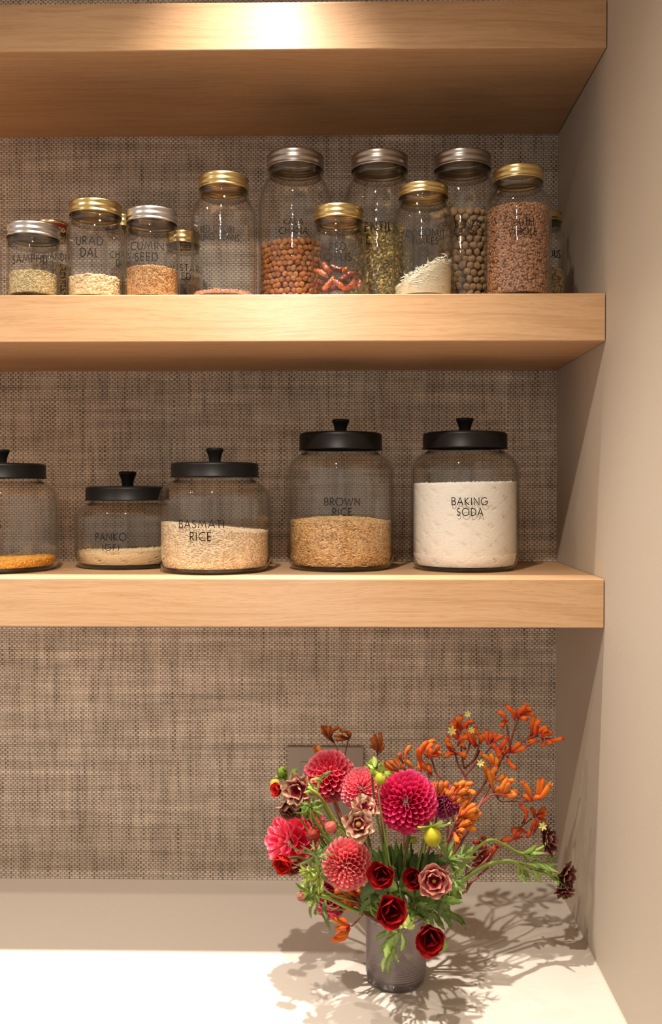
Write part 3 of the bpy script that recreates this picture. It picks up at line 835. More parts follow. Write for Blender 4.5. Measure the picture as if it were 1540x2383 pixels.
can_fill('lentils', 'orange_lentil', 'low orange split lentils in the canister at the frame edge', 'lentils', 1308, 1303, 1299, (0.0024, 0.0022, 0.0013), 2600, 2800,
         [(0.78, 0.36, 0.04), (0.85, 0.45, 0.08), (0.70, 0.30, 0.03)], horiz=1.0, core=(0.5, 0.2, 0.02))
can_fill('basmati', 'basmati_grain', 'long white rice sloping down in the BASMATI RICE canister', 'rice', 1217, 1224, 1241, (0.0036, 0.0009, 0.0008), 6500, 4200,
         [(0.80, 0.62, 0.42), (0.86, 0.70, 0.51), (0.76, 0.57, 0.37), (0.88, 0.75, 0.58)], horiz=0.5, core=(0.66, 0.48, 0.30))
can_fill('brown', 'brown_rice_grain', 'brown rice grains in the BROWN RICE canister', 'rice', 1215, 1203, 1217, (0.0036, 0.00105, 0.0009), 7500, 4200,
         [(0.56, 0.34, 0.14), (0.64, 0.41, 0.19), (0.48, 0.27, 0.10), (0.70, 0.48, 0.25)], horiz=0.55, core=(0.30, 0.16, 0.06))

# powders: one lump with a rough skin
def powder(key, name, label, cat, pyl, pyr, colf, rough_amp, edge_amp, crumbs=0, ccol=None):
    cx, cy, R, e = K[key]
    D = cy + 1.5196
    rf = rin_can(R)
    hl = at(800, pyl, D).z - Z_LOW1; hr = at(800, pyr, D).z - Z_LOW1
    seg, nz, nr = 160, 60, 40
    ph = rng.uniform(0, 6, 12)
    def nz_(a, b):
        return (math.sin(a * 5 + ph[0]) * math.sin(b * 4 + ph[1]) + 0.6 * math.sin(a * 11 + b * 7 + ph[2]) + 0.5 * math.sin(a * 23 - b * 17 + ph[3]) + 0.4 * math.sin(a * 41 + b * 37 + ph[4])) / 2.5
    g = Geo(); V = []; C = []
    def top(x, y):
        return (hl + hr) / 2 + (hr - hl) / 2 * x / R + rough_amp * nz_(x * 40, y * 40) + rough_amp * 0.5 * rng.normal()
    for j in range(nz + 1):
        for i in range(seg):
            th = 2 * PI * i / seg
            h = (hl + hr) / 2 + (hr - hl) / 2 * math.cos(th) + edge_amp * nz_(th * 3, 2.0)
            z = 0.0075 + (h - 0.0075) * j / nz
            r = rf(z) - 0.0002
            t = nz_(th * 2.2 + 3, z * 60)
            if t > 0.42: r -= (t - 0.42) * 0.006          # pockets where the powder has come away from the glass
            V.append((cx + r * math.cos(th), cy + r * math.sin(th), Z_LOW1 + z)); C.append(colf(t))
    for j in range(1, nr + 1):
        for i in range(seg):
            th = 2 * PI * i / seg; r = (rf(0.05) - 0.0004) * (1 - j / nr) + 1e-5
            x, y = r * math.cos(th), r * math.sin(th)
            V.append((cx + x, cy + y, Z_LOW1 + top(x, y))); C.append(colf(0))
    g.add(V, grid_faces(seg, nz + 1 + nr, True), C)
    for k in range(crumbs):
        r = (rf(0.05) - 0.002) * math.sqrt(rng.uniform(0, 1)); th = rng.uniform(0, 2 * PI); s = rng.uniform(0.0006, 0.0018)
        x, y = r * math.cos(th), r * math.sin(th)
        p = np.array((cx + x, cy + y, Z_LOW1 + top(x, y)))
        cc = tuple(np.array(ccol) * rng.uniform(0.85, 1.1))
        g.add([tuple(p + v * s * rng.uniform(0.7, 1.2)) for v in GT], [tuple(dict.fromkeys(q)) for q in GF_], [cc] * len(GT))
    o = g.build(name, M['powder'], loc=(cx, cy, Z_LOW1))
    return tag(o, label, cat, None, 'stuff')
powder('soda', 'baking_soda_powder', 'white powder filling the BAKING SODA canister', 'powder', 1126, 1122, lambda t: (0.88, 0.85, 0.80) if t < 0.42 else (0.83, 0.79, 0.73), 0.0012, 0.0015, 90, (0.82, 0.77, 0.70))
powder('panko', 'panko_crumb', 'pale fine crumbs in the PANKO (GF) canister', 'crumbs', 1282, 1275, lambda t: (0.72, 0.56, 0.34), 0.0009, 0.0012, 1600, (0.75, 0.59, 0.37))

# chickpeas, one object each
def bean_mesh(name, beak, col, col2):
    g = Geo()
    seg, rings = 14, 11
    wob = beak * 37 + col[0] * 50
    V = []; C = []
    for j in range(rings + 1):
        a = PI * j / rings
        for i in range(seg):
            b = 2 * PI * i / seg
            d = np.array((math.sin(a) * math.cos(b), math.sin(a) * math.sin(b), math.cos(a)))
            r = 1.0 + beak * max(0, d[2]) ** 5 - 0.24 * math.exp(-((b - PI) ** 2) * 5) * math.sin(a) + 0.07 * math.sin(4 * b + 2.5 * a + wob) * math.sin(a) + 0.05 * math.sin(7 * a + wob)
            V.append(tuple(d * r * np.array((1.0, 0.93, 1.05)))); C.append(mixc(col, col2, 0.5 + 0.5 * math.sin(3 * b + 2 * a)))
    g.add(V, grid_faces(seg, rings + 1, True), C)
    me = bpy.data.meshes.new(name)
    me.from_pydata(g.v, [], g.f)
    a = me.color_attributes.new('Col', 'FLOAT_COLOR', 'POINT'); arr = np.ones((len(g.v), 4)); arr[:, :3] = g.c
    a.data.foreach_set('color', arr.ravel()); me.polygons.foreach_set('use_smooth', [True] * len(me.polygons))
    me.materials.append(M['grain'])
    return me

def bean_jar(key, name, label, cat, group, meshes, rad, py, bump, core_name, core_label, core_cols, limit):
    cx, cy, H, R, e = J[key]
    D = cy + 1.5196
    h0 = at(800, py, D - R * 0.3).z - Z_MID1
    Ri = R - 0.0030
    top = lambda x, y: h0 + bump * (1 - (x * x + y * y) / R ** 2)
    # inner fill, mostly hidden by the individual beans
    goods(core_name, core_label, cat, cx, cy, Z_MID1, lambda z: Ri - rad * 1.15, lambda x, y: top(x, y) - rad * 0.9, (rad, rad * 0.95, rad * 0.95), 240, 40, core_cols, base=0.006, horiz=1.0)
    pts = []
    rows = int((h0 - 0.006) / (rad * 1.62))
    for j in range(rows):
        z = 0.006 + rad + j * (h0 - 0.006 - rad) / max(rows - 1, 1)
        n = int(2 * PI * (Ri - rad) / (rad * 1.92))
        for i in range(n):
            th = 2 * PI * (i + 0.5 * (j % 2)) / n + rng.normal(0, 0.02)
            if math.cos(th + PI / 2) > -0.1:
                pts.append((th, Ri - rad * rng.uniform(1.02, 1.30), z + rng.normal(0, rad * 0.16)))
    for k in range(400):
        r = (Ri - rad) * math.sqrt(rng.uniform(0, 1)); th = rng.uniform(0, 2 * PI)
        x, y = r * math.cos(th), r * math.sin(th); z = top(x, y) + rad * 0.2
        if all((x - q[1] * math.cos(q[0])) ** 2 + (y - q[1] * math.sin(q[0])) ** 2 + (z - q[2]) ** 2 > (1.62 * rad) ** 2 for q in pts): pts.append((th, r, z))
    pts = pts[:limit]
    for th, r, z in pts:
        o = bpy.data.objects.new(name, meshes[random.randrange(len(meshes))])
        COL.objects.link(o)
        o.location = (cx + r * math.cos(th), cy + r * math.sin(th), Z_MID1 + max(z, 0.006 + rad))
        s = rad * random.uniform(0.90, 1.06)
        o.scale = (s, s, s)
        o.rotation_euler = (random.uniform(0, 6.3), random.uniform(0, 6.3), random.uniform(0, 6.3))
        tag(o, label, cat, group)
kala = [bean_mesh('kala_chana', 0.35, c1, c2) for c1, c2 in (((0.52, 0.20, 0.06), (0.60, 0.26, 0.09)), ((0.38, 0.14, 0.045), (0.46, 0.19, 0.065)), ((0.60, 0.30, 0.12), (0.50, 0.21, 0.07)), ((0.32, 0.12, 0.045), (0.44, 0.18, 0.07)))]
bean_jar('kala', 'brown_chickpea', 'small orange brown chickpea in the KALA CHANA jar', 'chickpea', 'brown chickpeas in the KALA CHANA jar', kala, 0.0045, 574, 0.004,
         'brown_chickpea_fill', 'orange brown chickpeas deeper inside the KALA CHANA jar', [(0.40, 0.17, 0.06)], 290)
garb = [bean_mesh('garbanzo', 0.22, c1, c2) for c1, c2 in (((0.46, 0.30, 0.16), (0.52, 0.35, 0.20)), ((0.42, 0.27, 0.14), (0.47, 0.31, 0.17)))]
bean_jar('garbanzo', 'garbanzo_bean', 'tan garbanzo bean in the GARBANZO BEANS jar', 'chickpea', 'tan garbanzo beans in their large jar', garb, 0.0058, 505, 0.006,
         'garbanzo_fill', 'tan garbanzo beans deeper inside the GARBANZO BEANS jar', [(0.34, 0.21, 0.10)], 290)

# dried chilies
cx, cy, H, R, e = J['chili']
Dc = cy + 1.5196
def chili(pts, w, col, label):
    P = [at(x, y, Dc + dd) for x, y, dd in pts]
    Q = catmull(P, 7)
    e = empty('dried_chili', tuple(P[0]), label, 'chili', 'dried red chilies in the RED CHILIS jar')
    g = Geo()
    ph = rng.uniform(0, 6)
    w *= 0.74; col = tuple(c * 0.62 for c in col)
    tube(g, Q, lambda t: w * (0.30 + 0.75 * math.sin(PI * min(1, 0.16 + t * 0.78)) ** 0.8) * (1 + 0.13 * math.sin(t * 23 + ph)) * (1 if t < 0.92 else 0.45), 9,
         lambda t: mixc(col, (min(1, col[0] * 1.5), col[1] * 1.7 + 0.02, col[2] * 1.3 + 0.01), 0.5 + 0.5 * math.sin(t * 9 + ph)))
    g.build('pod', M['chili'], e)
    return e
RC = [
 ([(752, 612, -0.022), (762, 628, -0.024), (775, 640, -0.018)], 0.0050, (0.50, 0.09, 0.035), 'upper left dried chili pod standing on end in the RED CHILIS jar'),
 ([(733, 630, -0.012), (748, 634, -0.024), (764, 646, -0.028)], 0.0048, (0.55, 0.14, 0.07), 'pinkish dried chili lying along the left wall of its jar'),
 ([(752, 674, -0.026), (765, 660, -0.032), (778, 642, -0.028)], 0.0046, (0.62, 0.12, 0.04), 'bright red dried chili leaning up from the jar bottom'),
 ([(774, 652, -0.030), (792, 664, -0.033), (806, 678, -0.028)], 0.0052, (0.55, 0.12, 0.04), 'light red dried chili slanting down to the jar bottom'),
 ([(802, 674, -0.028), (820, 662, -0.026), (826, 648, -0.024)], 0.0054, (0.44, 0.06, 0.025), 'wide dried chili curving up right of the centre of its jar'),
 ([(792, 652, -0.022), (810, 640, -0.020), (832, 634, -0.008)], 0.0055, (0.26, 0.035, 0.018), 'dark flat dried chili across the right side of the heap'),
 ([(770, 620, -0.016), (788, 628, -0.020), (802, 626, -0.018)], 0.0056, (0.16, 0.018, 0.012), 'nearly black dried chili on top of the heap'),
 ([(796, 632, -0.020), (804, 626, -0.026), (806, 622, -0.026)], 0.0030, (0.75, 0.18, 0.03), 'short bright orange dried chili tip on top of the heap'),
 ([(836, 644, -0.004), (838, 660, -0.010), (832, 676, -0.014)], 0.0050, (0.24, 0.03, 0.015), 'dark dried chili upright against the right wall of its jar'),
 ([(741, 604, 0.010), (750, 614, 0.008), (764, 620, 0.004)], 0.0045, (0.17, 0.018, 0.012), 'dark dried chili high at the back left of its jar'),
 ([(734, 672, -0.008), (742, 654, -0.014), (752, 660, -0.020)], 0.0050, (0.22, 0.03, 0.015), 'dark dried chili low at the left of its jar'),
 ([(782, 668, 0.0), (796, 656, 0.0), (816, 668, 0.0)], 0.0060, (0.12, 0.015, 0.010), 'dark dried chili in the middle of the heap'),
 ([(758, 676, 0.012), (780, 668, 0.016), (812, 674, 0.012)], 0.0060, (0.25, 0.03, 0.015), 'dried chili at the back of the jar bottom'),
]
for r_ in RC: chili(*r_)

# coconut flakes: curled slivers on a sloping heap
cx, cy, H, R, e = J['coconut']
g = Geo()
def coco_top(x, y):
    t = (x / R + 0.85) / 1.55
    t = max(0.0, min(1.0, t))
    return 0.017 + 0.040 * (t ** 0.75) + 0.003 * math.sin(y * 200)
seg, nr = 40, 10
V = []
for j in range(8):
    for i in range(seg):
        th = 2 * PI * i / seg; r = R - 0.005
        h = coco_top(r * math.cos(th), r * math.sin(th)) - 0.003
        V.append((cx + r * math.cos(th), cy + r * math.sin(th), Z_MID1 + 0.006 + max(h - 0.006, 0.001) * j / 7))
for j in range(1, nr + 1):
    for i in range(seg):
        th = 2 * PI * i / seg; r = (R - 0.005) * (1 - j / nr) + 1e-5
        x, y = r * math.cos(th), r * math.sin(th)
        V.append((cx + x, cy + y, Z_MID1 + coco_top(x, y) - 0.003))
g.add(V, grid_faces(seg, 8 + nr, True), [(0.76, 0.70, 0.55)] * len(V))
for k in range(620):
    if k < 330:
        r = (R - 0.005) * math.sqrt(rng.uniform(0, 1)); th = rng.uniform(0, 2 * PI)
        x, y = r * math.cos(th), r * math.sin(th); z = coco_top(x, y) + rng.uniform(-0.002, 0.003); up = rng.uniform(-0.1, 0.6)
    else:
        th = rng.uniform(0, 2 * PI); r = R - 0.0052; x, y = r * math.cos(th), r * math.sin(th)
        z = rng.uniform(0.008, coco_top(x, y)); up = rng.uniform(-0.3, 0.3)
    L = rng.uniform(0.006, 0.014); w = rng.uniform(0.0006, 0.0013); a = rng.uniform(0, 2 * PI)
    if k >= 330: a = th + PI / 2 * rng.choice([-1, 1]) + rng.normal(0, 0.15)
    d = np.array((math.cos(a), math.sin(a), up)); d /= np.linalg.norm(d)
    cur = rng.normal(0, 0.35)
    side = np.array((-math.sin(a), math.cos(a), 0.0)); upv = np.cross(d, side)
    vs = []
    for q in range(6):
        t = q / 5 - 0.5
        p = np.array((x, y, z)) + d * t * L + upv * (t * t * 2 - 0.2) * L * cur + side * t * t * L * cur
        ww = w * (1 - (2 * t) ** 4 * 0.8)
        for sgn in (-1, 1):
            pp = p + (upv * 0.8 + side * 0.6) * ww * sgn
            rr = math.hypot(pp[0], pp[1]); lim = R - 0.0031
            if rr > lim: pp[0] *= lim / rr; pp[1] *= lim / rr
            pp[2] = max(pp[2], 0.006)
            vs.append((cx + pp[0], cy + pp[1], Z_MID1 + pp[2]))
    cc = tuple(np.array((0.88, 0.84, 0.72)) * rng.uniform(0.9, 1.05))
    g.add(vs, grid_faces(2, 6), [cc] * len(vs))
o = g.build('coconut_flake', M['petal'], loc=(cx, cy, Z_MID1))
tag(o, 'white curled coconut flakes heaped against one side of their jar', 'coconut flakes', None, 'stuff')

# ------------------------------------------------------------------ the vase
VD = 1.214
vp = at(921, 2288, VD)
VX, VY = vp.x, VD - 1.5196
VR, VH = 0.0414, 0.093
NECK = np.array((VX, VY, 0.090))
vase = empty('glass_vase', (VX, VY, 0), 'small mauve beaded glass vase holding the bouquet on the worktop', 'vase')
g = Geo()
seg = 336; rings = 100
V = []
for j in range(rings + 1):
    z = 0.012 + (VH - 0.016) * j / rings
    for i in range(seg):
        a = 2 * PI * i / seg
        k = max(0.0, math.cos(2 * PI * j / 4)) * (0.25 + 0.75 * max(0.0, math.cos(2 * PI * i / 4 + (PI if (j // 4) % 2 else 0))))
        r = VR - 0.0012 + 0.0016 * k
        V.append((VX + r * math.cos(a), VY + r * math.sin(a), z))
g.add(V, grid_faces(seg, rings + 1, True))
lathe(g, [(0.0001, 0.0012), (VR * 0.70, 0.0010), (VR * 0.80, 0.0), (VR * 0.88, 0.0010), (VR * 0.95, 0.0042), (VR * 0.975, 0.008), (VR - 0.0008, 0.012)], VX, VY, 0, 96)
lathe(g, [(VR - 0.0008, VH - 0.004), (VR * 0.985, VH - 0.002), (VR * 0.975, VH), (VR * 0.945, VH + 0.0005), (VR * 0.92, VH - 0.001), (VR * 0.91, 0.03), (VR * 0.89, 0.014), (VR * 0.8, 0.0095), (0.0001, 0.009)], VX, VY, 0, 96)
g.build('glass_body', M['vase'], vase, color=False)
g = Geo(); lathe(g, [(0.0001, 0.0018), (VR * 0.80, 0.0016), (VR * 0.92, 0.0045), (VR * 0.94, 0.0085), (VR * 0.8, 0.0088), (0.0001, 0.0088)], VX, VY, 0, 96)
g.build('thick_base', M['vasebase'], vase, color=False)
g = Geo(); lathe(g, [(0.0001, 0.0100), (VR * 0.84, 0.0100), (VR * 0.885, 0.015), (VR * 0.90, 0.05), (VR * 0.90, 0.060), (0.0001, 0.060)], VX, VY, 0, 64)
tag(g.build('vase_water', M['water'], loc=(VX, VY, 0.01), color=False), 'clear water standing in the mauve vase', 'water', None, 'stuff')

def nv(v):
    v = np.array(v, dtype=float); return v / (np.linalg.norm(v) + 1e-12)

def stem_path(P, n, via=None, depth_bottom=0.014):
    """from the flower head down through the vase mouth to its floor"""
    P = np.array(P); d = P - NECK
    off = np.array((d[0], d[1], 0)); l = np.linalg.norm(off)
    off = off / (l + 1e-9) * min(0.026, 0.25 * l) + np.array((random.uniform(-0.006, 0.006), random.uniform(-0.006, 0.006), 0))
    nk = NECK + off
    L = np.linalg.norm(P - nk)
    if via is None:
        p1 = P - nv(n) * L * 0.22; p2 = nk + np.array((off[0] * 2.0, off[1] * 2.0, 0.33 * L))
        Q = [P * (1 - t) ** 3 + p1 * 3 * t * (1 - t) ** 2 + p2 * 3 * t * t * (1 - t) + nk * t ** 3 for t in np.linspace(0, 1, 16)]
    else:
        Q = catmull([P] + [np.array(v) for v in via] + [nk], 7)
    bot = np.array((VX, VY, depth_bottom)) - off * 0.7
    Q += [nk + (bot - nk) * t for t in (0.25, 0.5, 0.75, 1.0)]
    return Q

GREEN = (0.11, 0.17, 0.025); DGREEN = (0.045, 0.08, 0.018); LGREEN = (0.24, 0.31, 0.05); BROWNST = (0.17, 0.075, 0.035)

# ------------------------------------------------------------------ dahlias
def dahlia(px, py, D, rpx, n, inner, outer, label, count=250, wide=1.0, cup=112, squash=1.0, via=None):
    C = np.array(at(px, py, D)); R = rpx * D / F; n = nv(n)
    e = empty('dahlia', tuple(C), label, 'dahlia', 'ball dahlias in the bouquet')
    g = Geo()
    ref = np.array((0.2, 0.1, 1.0)); e1 = nv(np.cross(n, ref)); e2 = np.cross(n, e1)
    nt_, nw = 6, 9
    for k in range(count):
        ct = 1 - (1 + 0.80) * (k + 0.4) / count
        th = math.acos(max(-1, min(1, ct))); ph = k * 2.399963
        u = n * math.cos(th) + (e1 * math.cos(ph) + e2 * math.sin(ph)) * math.sin(th)
        p = n - u * float(np.dot(n, u)); p = nv(p) if np.linalg.norm(p) > 1e-3 else e1
        s = np.cross(u, p)
        sz = 0.42 + 0.58 * min(1, th / 1.0)
        w = R * 0.118 * sz * wide * random.uniform(0.9, 1.1) * math.sqrt(250 / count)
        Lr = R * (0.90 + 0.10 * min(1, th / 0.7)) * random.uniform(0.95, 1.03)
        if th > 1.7: Lr *= 0.96
        V = []; Cc = []
        jt = random.uniform(-0.12, 0.12)
        shade = random.uniform(0.85, 1.1)
        for a in range(nt_):
            t = a / (nt_ - 1)
            for b in range(nw):
                q = -1 + 2 * b / (nw - 1)
                psi = math.radians(cup) * q
                lip = 1 - 0.13 * (1 - math.cos(psi)) * t
                rr = w * (0.32 + 0.75 * math.sin(min(1, t * 1.15) * PI / 2)) * (1 - 0.16 * t ** 4)
                pos = C + u * Lr * (0.40 + 0.60 * t * lip) + rr * (-math.cos(psi) * p + math.sin(psi) * s) + s * jt * w * t - p * (0.10 * R * t ** 3 * max(0, th - 0.9))
                pos = C + (pos - C) * np.array((1, 1, squash))
                V.append(pos)
                edge = max(abs(q) ** 6, t ** 6)
                Cc.append(tuple(x * shade for x in mixc(inner, outer, 0.04 + 0.96 * edge)))
        g.add(V, grid_faces(nw, nt_), Cc)
    g.build('bloom', M['petal'], e)
    g = Geo()
    tube(g, stem_path(C - n * R * 0.3, n, via), 0.0026, 8, lambda t: mixc((0.16, 0.13, 0.035), (0.10, 0.13, 0.03), t))
    g.build('stem', M['stem'], e)
    return e

PK = (0.80, 0.03, 0.12); PKL = (0.95, 0.34, 0.40); MG = (0.66, 0.004, 0.12); MGL = (0.92, 0.10, 0.27); SAL = (0.84, 0.09, 0.13); SALL = (0.96, 0.40, 0.40)
dahlia(766, 1806, 1.27, 61, (0.0, -0.62, 0.78), PK, PKL, 'pink dahlia facing up, the topmost, in front of the outlet plate', 230, 1.05)
dahlia(842, 1838, 1.25, 53, (0.1, -0.8, 0.55), (0.90, 0.16, 0.25), (0.96, 0.46, 0.49), 'pale pink dahlia behind the big magenta dahlia', 300, 0.95)
dahlia(947, 1866, 1.15, 72, (-0.33, -0.90, 0.28), MG, MGL, 'largest dahlia, deep magenta, open towards the room', 290)
dahlia(808, 2009, 1.12, 60, (-0.42, -0.9, 0.0), SAL, SALL, 'salmon pink dahlia low at the front of the bouquet', 290)
dahlia(678, 1958, 1.20, 64, (-0.75, -0.45, 0.2), (0.88, 0.03, 0.14), (0.95, 0.28, 0.36), 'deep pink dahlia at the far left of the bouquet', 90, 1.15, 85, 1.05)
dahlia(1030, 1864, 1.235, 40, (0.5, -0.6, 0.2), (0.45, 0.02, 0.16), (0.72, 0.16, 0.42), 'purple pink dahlia peeking out behind the magenta one', 240)
dahlia(768, 2104, 1.19, 36, (-0.3, -0.7, -0.7), (0.70, 0.06, 0.16), (0.80, 0.20, 0.32), 'small pink dahlia hanging low beside the vase', 110, 1.1)
dahlia(790, 2068, 1.20, 42, (-0.3, -0.9, -0.1), (0.36, 0.005, 0.07), (0.50, 0.02, 0.14), 'dark crimson dahlia hidden behind the salmon one', 120)
dahlia(722, 1925, 1.24, 40, (0.1, -0.5, 0.7), (0.72, 0.02, 0.13), (0.84, 0.15, 0.26), 'bright crimson pink dahlia behind the far left one', 90, 1.1, 85)

# ------------------------------------------------------------------ open flowers
def petal_grid(g, C, n, r, L, W, f0, f1, colf, cup=0.22, ruf=0.06, nt_=8, nw=7, twist=0.0, pw=0.55):
    s = nv(np.cross(n, r))
    pos = np.array(C, dtype=float); V = []; Cc = []
    ph = random.uniform(0, 6)
    for a in range(nt_):
        t = a / (nt_ - 1)
        f = math.radians(f0 + (f1 - f0) * t)
        dr = r * math.sin(f) + n * math.cos(f)
        nn = n * math.sin(f) - r * math.cos(f)
        if a: pos = pos + dr * L / (nt_ - 1)
        w = W * (math.sin(PI * (0.10 + 0.80 * t)) ** pw) * (1 if t < 0.95 else 0.86)
        for b in range(nw):
            q = -1 + 2 * b / (nw - 1)
            p = pos + s * q * w + nn * (cup * W * q * q + ruf * W * math.sin(ph + q * 3 + t * 5) * t * 2) + s * twist * t * W - dr * (0.30 * W * abs(q) ** 2.5 * t)
            V.append(p); Cc.append(colf(t, q))
    g.add(V, grid_faces(nw, nt_), Cc)

def open_flower(name, px, py, D, rpx, n, layers, colf, label, cat, group, eye=None, sep=True, via=None, stemcol=GREEN, cup=0.22, ruf=0.08, sr=0.0018):
    pw = 0.30 if name == 'anemone' else 0.5
    if name == 'anemone': ruf = 0.025; cup = 0.10
    C = np.array(at(px, py, D)); R = rpx * D / F; n = nv(n)
    e = empty(name, tuple(C), label, cat, group)
    ref = np.array((0.3, 0.2, 0.9)); e1 = nv(np.cross(n, ref)); e2 = np.cross(n, e1)
    g = Geo()
    base = C - n * R * 0.45
    for li, (cnt, L, W, f0, f1) in enumerate(layers):
        for k in range(cnt):
            a = 2 * PI * (k + 0.5 * li + random.uniform(-0.12, 0.12)) / cnt
            r = e1 * math.cos(a) + e2 * math.sin(a)
            petal_grid(g, base + n * 0.03 * R * li, n, r, L * R * random.uniform(0.92, 1.06), W * R * random.uniform(0.9, 1.08), f0, f1 + random.uniform(-10, 10),
                       lambda t, q, li=li: colf(t, q, li), cup, ruf, 9, 9, 0.0, pw)
    g.build('bloom', M['petal'], e)
    if eye:
        g = Geo(); rr = R * eye[1]
        cen = base + n * R * eye[2]
        for k in range(60):
            ct = 1 - 1.3 * (k + 0.5) / 60; th = math.acos(ct); ph = k * 2.4
            u = n * math.cos(th) + (e1 * math.cos(ph) + e2 * math.sin(ph)) * math.sin(th)
            q = cen + u * rr
            g.add([tuple(q + v * rr * 0.24) for v in GT], [tuple(dict.fromkeys(x)) for x in GF_], [eye[0]] * len(GT))
        g.build('flower_centre', M['velvet'], e)
    g = Geo()
    tube(g, stem_path(base, n, via), sr, 7, lambda t: mixc(stemcol, GREEN, t))
    st = g.build('stem', M['stem'], e)
    return e

CREAM = (0.78, 0.58, 0.39); BURG = (0.26, 0.010, 0.03)
def c_var(t, q, li):       # cream petals with a burgundy heart
    k = (t - 0.60 + 0.12 * math.sin(q * 4)) / 0.22 + abs(q) ** 3 * 1.1
    return mixc(BURG, mixc(CREAM, (0.36, 0.20, 0.12), 0.5 + 0.5 * math.sin(q * 5 + li * 2)) if li < 2 else (0.60, 0.38, 0.24), k)
def c_pinkvar(t, q, li):
    return mixc((0.26, 0.006, 0.015), mixc((0.42, 0.06, 0.07), (0.66, 0.34, 0.26), abs(q) ** 2 * 0.8 + t ** 5), (t - 0.45) / 0.3)
def c_dark(t, q, li):
    k = max(t ** 6, abs(q) ** 5)
    return mixc((0.10, 0.008, 0.012), (0.34, 0.20, 0.14), k * 0.8)
def c_red(t, q, li):
    return mixc((0.04, 0.001, 0.002), mixc((0.27, 0.002, 0.006), (0.38, 0.010, 0.012), t ** 3), (t - 0.25) / 0.4)
def c_brightred(t, q, li):
    return mixc((0.22, 0.002, 0.005), (0.60, 0.02, 0.015), t)
OPEN3 = [(6, 1.05, 0.50, 82, 68), (6, 0.92, 0.44, 70, 48), (5, 0.66, 0.34, 55, 22)]
CUP3 = [(4, 1.40, 0.80, 95, 12), (4, 1.22, 0.72, 90, -2), (3, 0.85, 0.50, 82, -20)]
WILT = [(7, 1.15, 0.36, 95, 70), (7, 1.05, 0.33, 80, 40), (5, 0.8, 0.28, 60, 10)]
VG = 'cream and burgundy flowers in the bouquet'
open_flower('ranunculus', 688, 1842, 1.15, 40, (-0.25, -0.9, 0.15), WILT, c_var, 'cream petalled flower with a burgundy heart, high at the left', 'flower', VG, sr=0.0019)
open_flower('ranunculus', 676, 1882, 1.165, 32, (-0.1, -0.75, -0.65), CUP3, lambda t, q, li: mixc((0.10, 0.003, 0.012), (0.45, 0.28, 0.17), max(t ** 8, abs(q) ** 6)), 'dark cup flower with tan rims under the cream one', 'flower', VG)
open_flower('ranunculus', 834, 1918, 1.08, 40, (0.05, -0.85, 0.35), OPEN3, c_var, 'open cream and burgundy flower with a yellow eye, at the middle', 'flower', VG, eye=((0.45, 0.28, 0.06), 0.14, 0.30))
open_flower('ranunculus', 850, 1876, 1.11, 36, (0.2, -0.6, 0.75), OPEN3, c_var, 'cream and burgundy flower touching the magenta dahlia', 'flower', VG)
open_flower('ranunculus', 1010, 2052, 1.07, 41, (-0.12, -0.93, 0.30), [(6, 1.15, 0.58, 88, 50), (6, 1.0, 0.50, 80, 30), (5, 0.8, 0.38, 70, 10)], c_pinkvar, 'dusty pink flower with a dark heart and yellow eye', 'flower', VG, eye=((0.30, 0.20, 0.03), 0.09, 0.35))
open_flower('ranunculus', 1284, 1955, 1.25, 34, (0.75, -0.5, 0.25), WILT, c_dark, 'wilting dark burgundy flower on the upper arching stem', 'flower', VG,
            via=[at(1262, 1972, 1.245), at(1215, 1986, 1.24), at(1172, 1966, 1.22), at(1140, 1955, 1.20), at(1105, 1978, 1.19), at(1060, 2030, 1.19)], stemcol=LGREEN, sr=0.0022)
open_flower('ranunculus', 1325, 2042, 1.25, 34, (0.7, -0.6, -0.1), WILT, c_dark, 'dark burgundy flower reaching furthest right, near the wall', 'flower', VG,
            via=[at(1290, 2036, 1.245), at(1225, 2022, 1.24), at(1185, 2003, 1.22), at(1130, 2014, 1.20), at(1085, 2042, 1.19), at(1030, 2090, 1.19)], stemcol=LGREEN, sr=0.0022)
open_flower('ranunculus', 1316, 2082, 1.25, 24, (0.1, -0.7, -0.7), WILT, c_dark, 'small drooping burgundy flower, lowest beside the wall', 'flower', VG,
            via=[at(1312, 2062, 1.25), at(1280, 2035, 1.245), at(1200, 2006, 1.23), at(1120, 2022, 1.20), at(1040, 2085, 1.19)], stemcol=GREEN, sr=0.0014)
RG = 'dark red cup flowers in the bouquet'
open_flower('anemone', 887, 2036, 1.08, 31, (-0.2, -0.95, 0.2), CUP3, c_red, 'dark red cup flower beside the salmon dahlia', 'flower', RG)
open_flower('anemone', 962, 2045, 1.12, 26, (-0.3, -0.9, 0.2), CUP3, c_red, 'dark red cup flower half behind the dusty pink one', 'flower', RG)
open_flower('anemone', 911, 2120, 1.06, 38, (0.15, -0.95, 0.2), CUP3, c_red, 'largest dark red cup flower, over the vase mouth', 'flower', RG)
open_flower('anemone', 1001, 2187, 1.07, 36, (-0.1, -0.95, -0.05), CUP3, c_red, 'lowest dark red cup flower, right of the vase', 'flower', RG,
            via=[at(1000, 2165, 1.10), at(975, 2130, 1.15)])
open_flower('anemone', 657, 2012, 1.14, 25, (-0.35, -0.85, -0.2), CUP3, c_brightred, 'bright red cup flower over the far left dahlia', 'flower', RG)
open_flower('anemone', 686, 2020, 1.16, 20, (0.3, -0.8, -0.5), CUP3, lambda t, q, li: mixc((0.14, 0.004, 0.012), (0.60, 0.26, 0.20), max(t ** 6, abs(q) ** 5)), 'small half closed red flower beside the bright red cup', 'flower', RG)
open_flower('anemone', 642, 1838, 1.17, 17, (-0.7, -0.6, 0.2), CUP3, c_brightred, 'small red flower at the upper left edge', 'flower', RG)

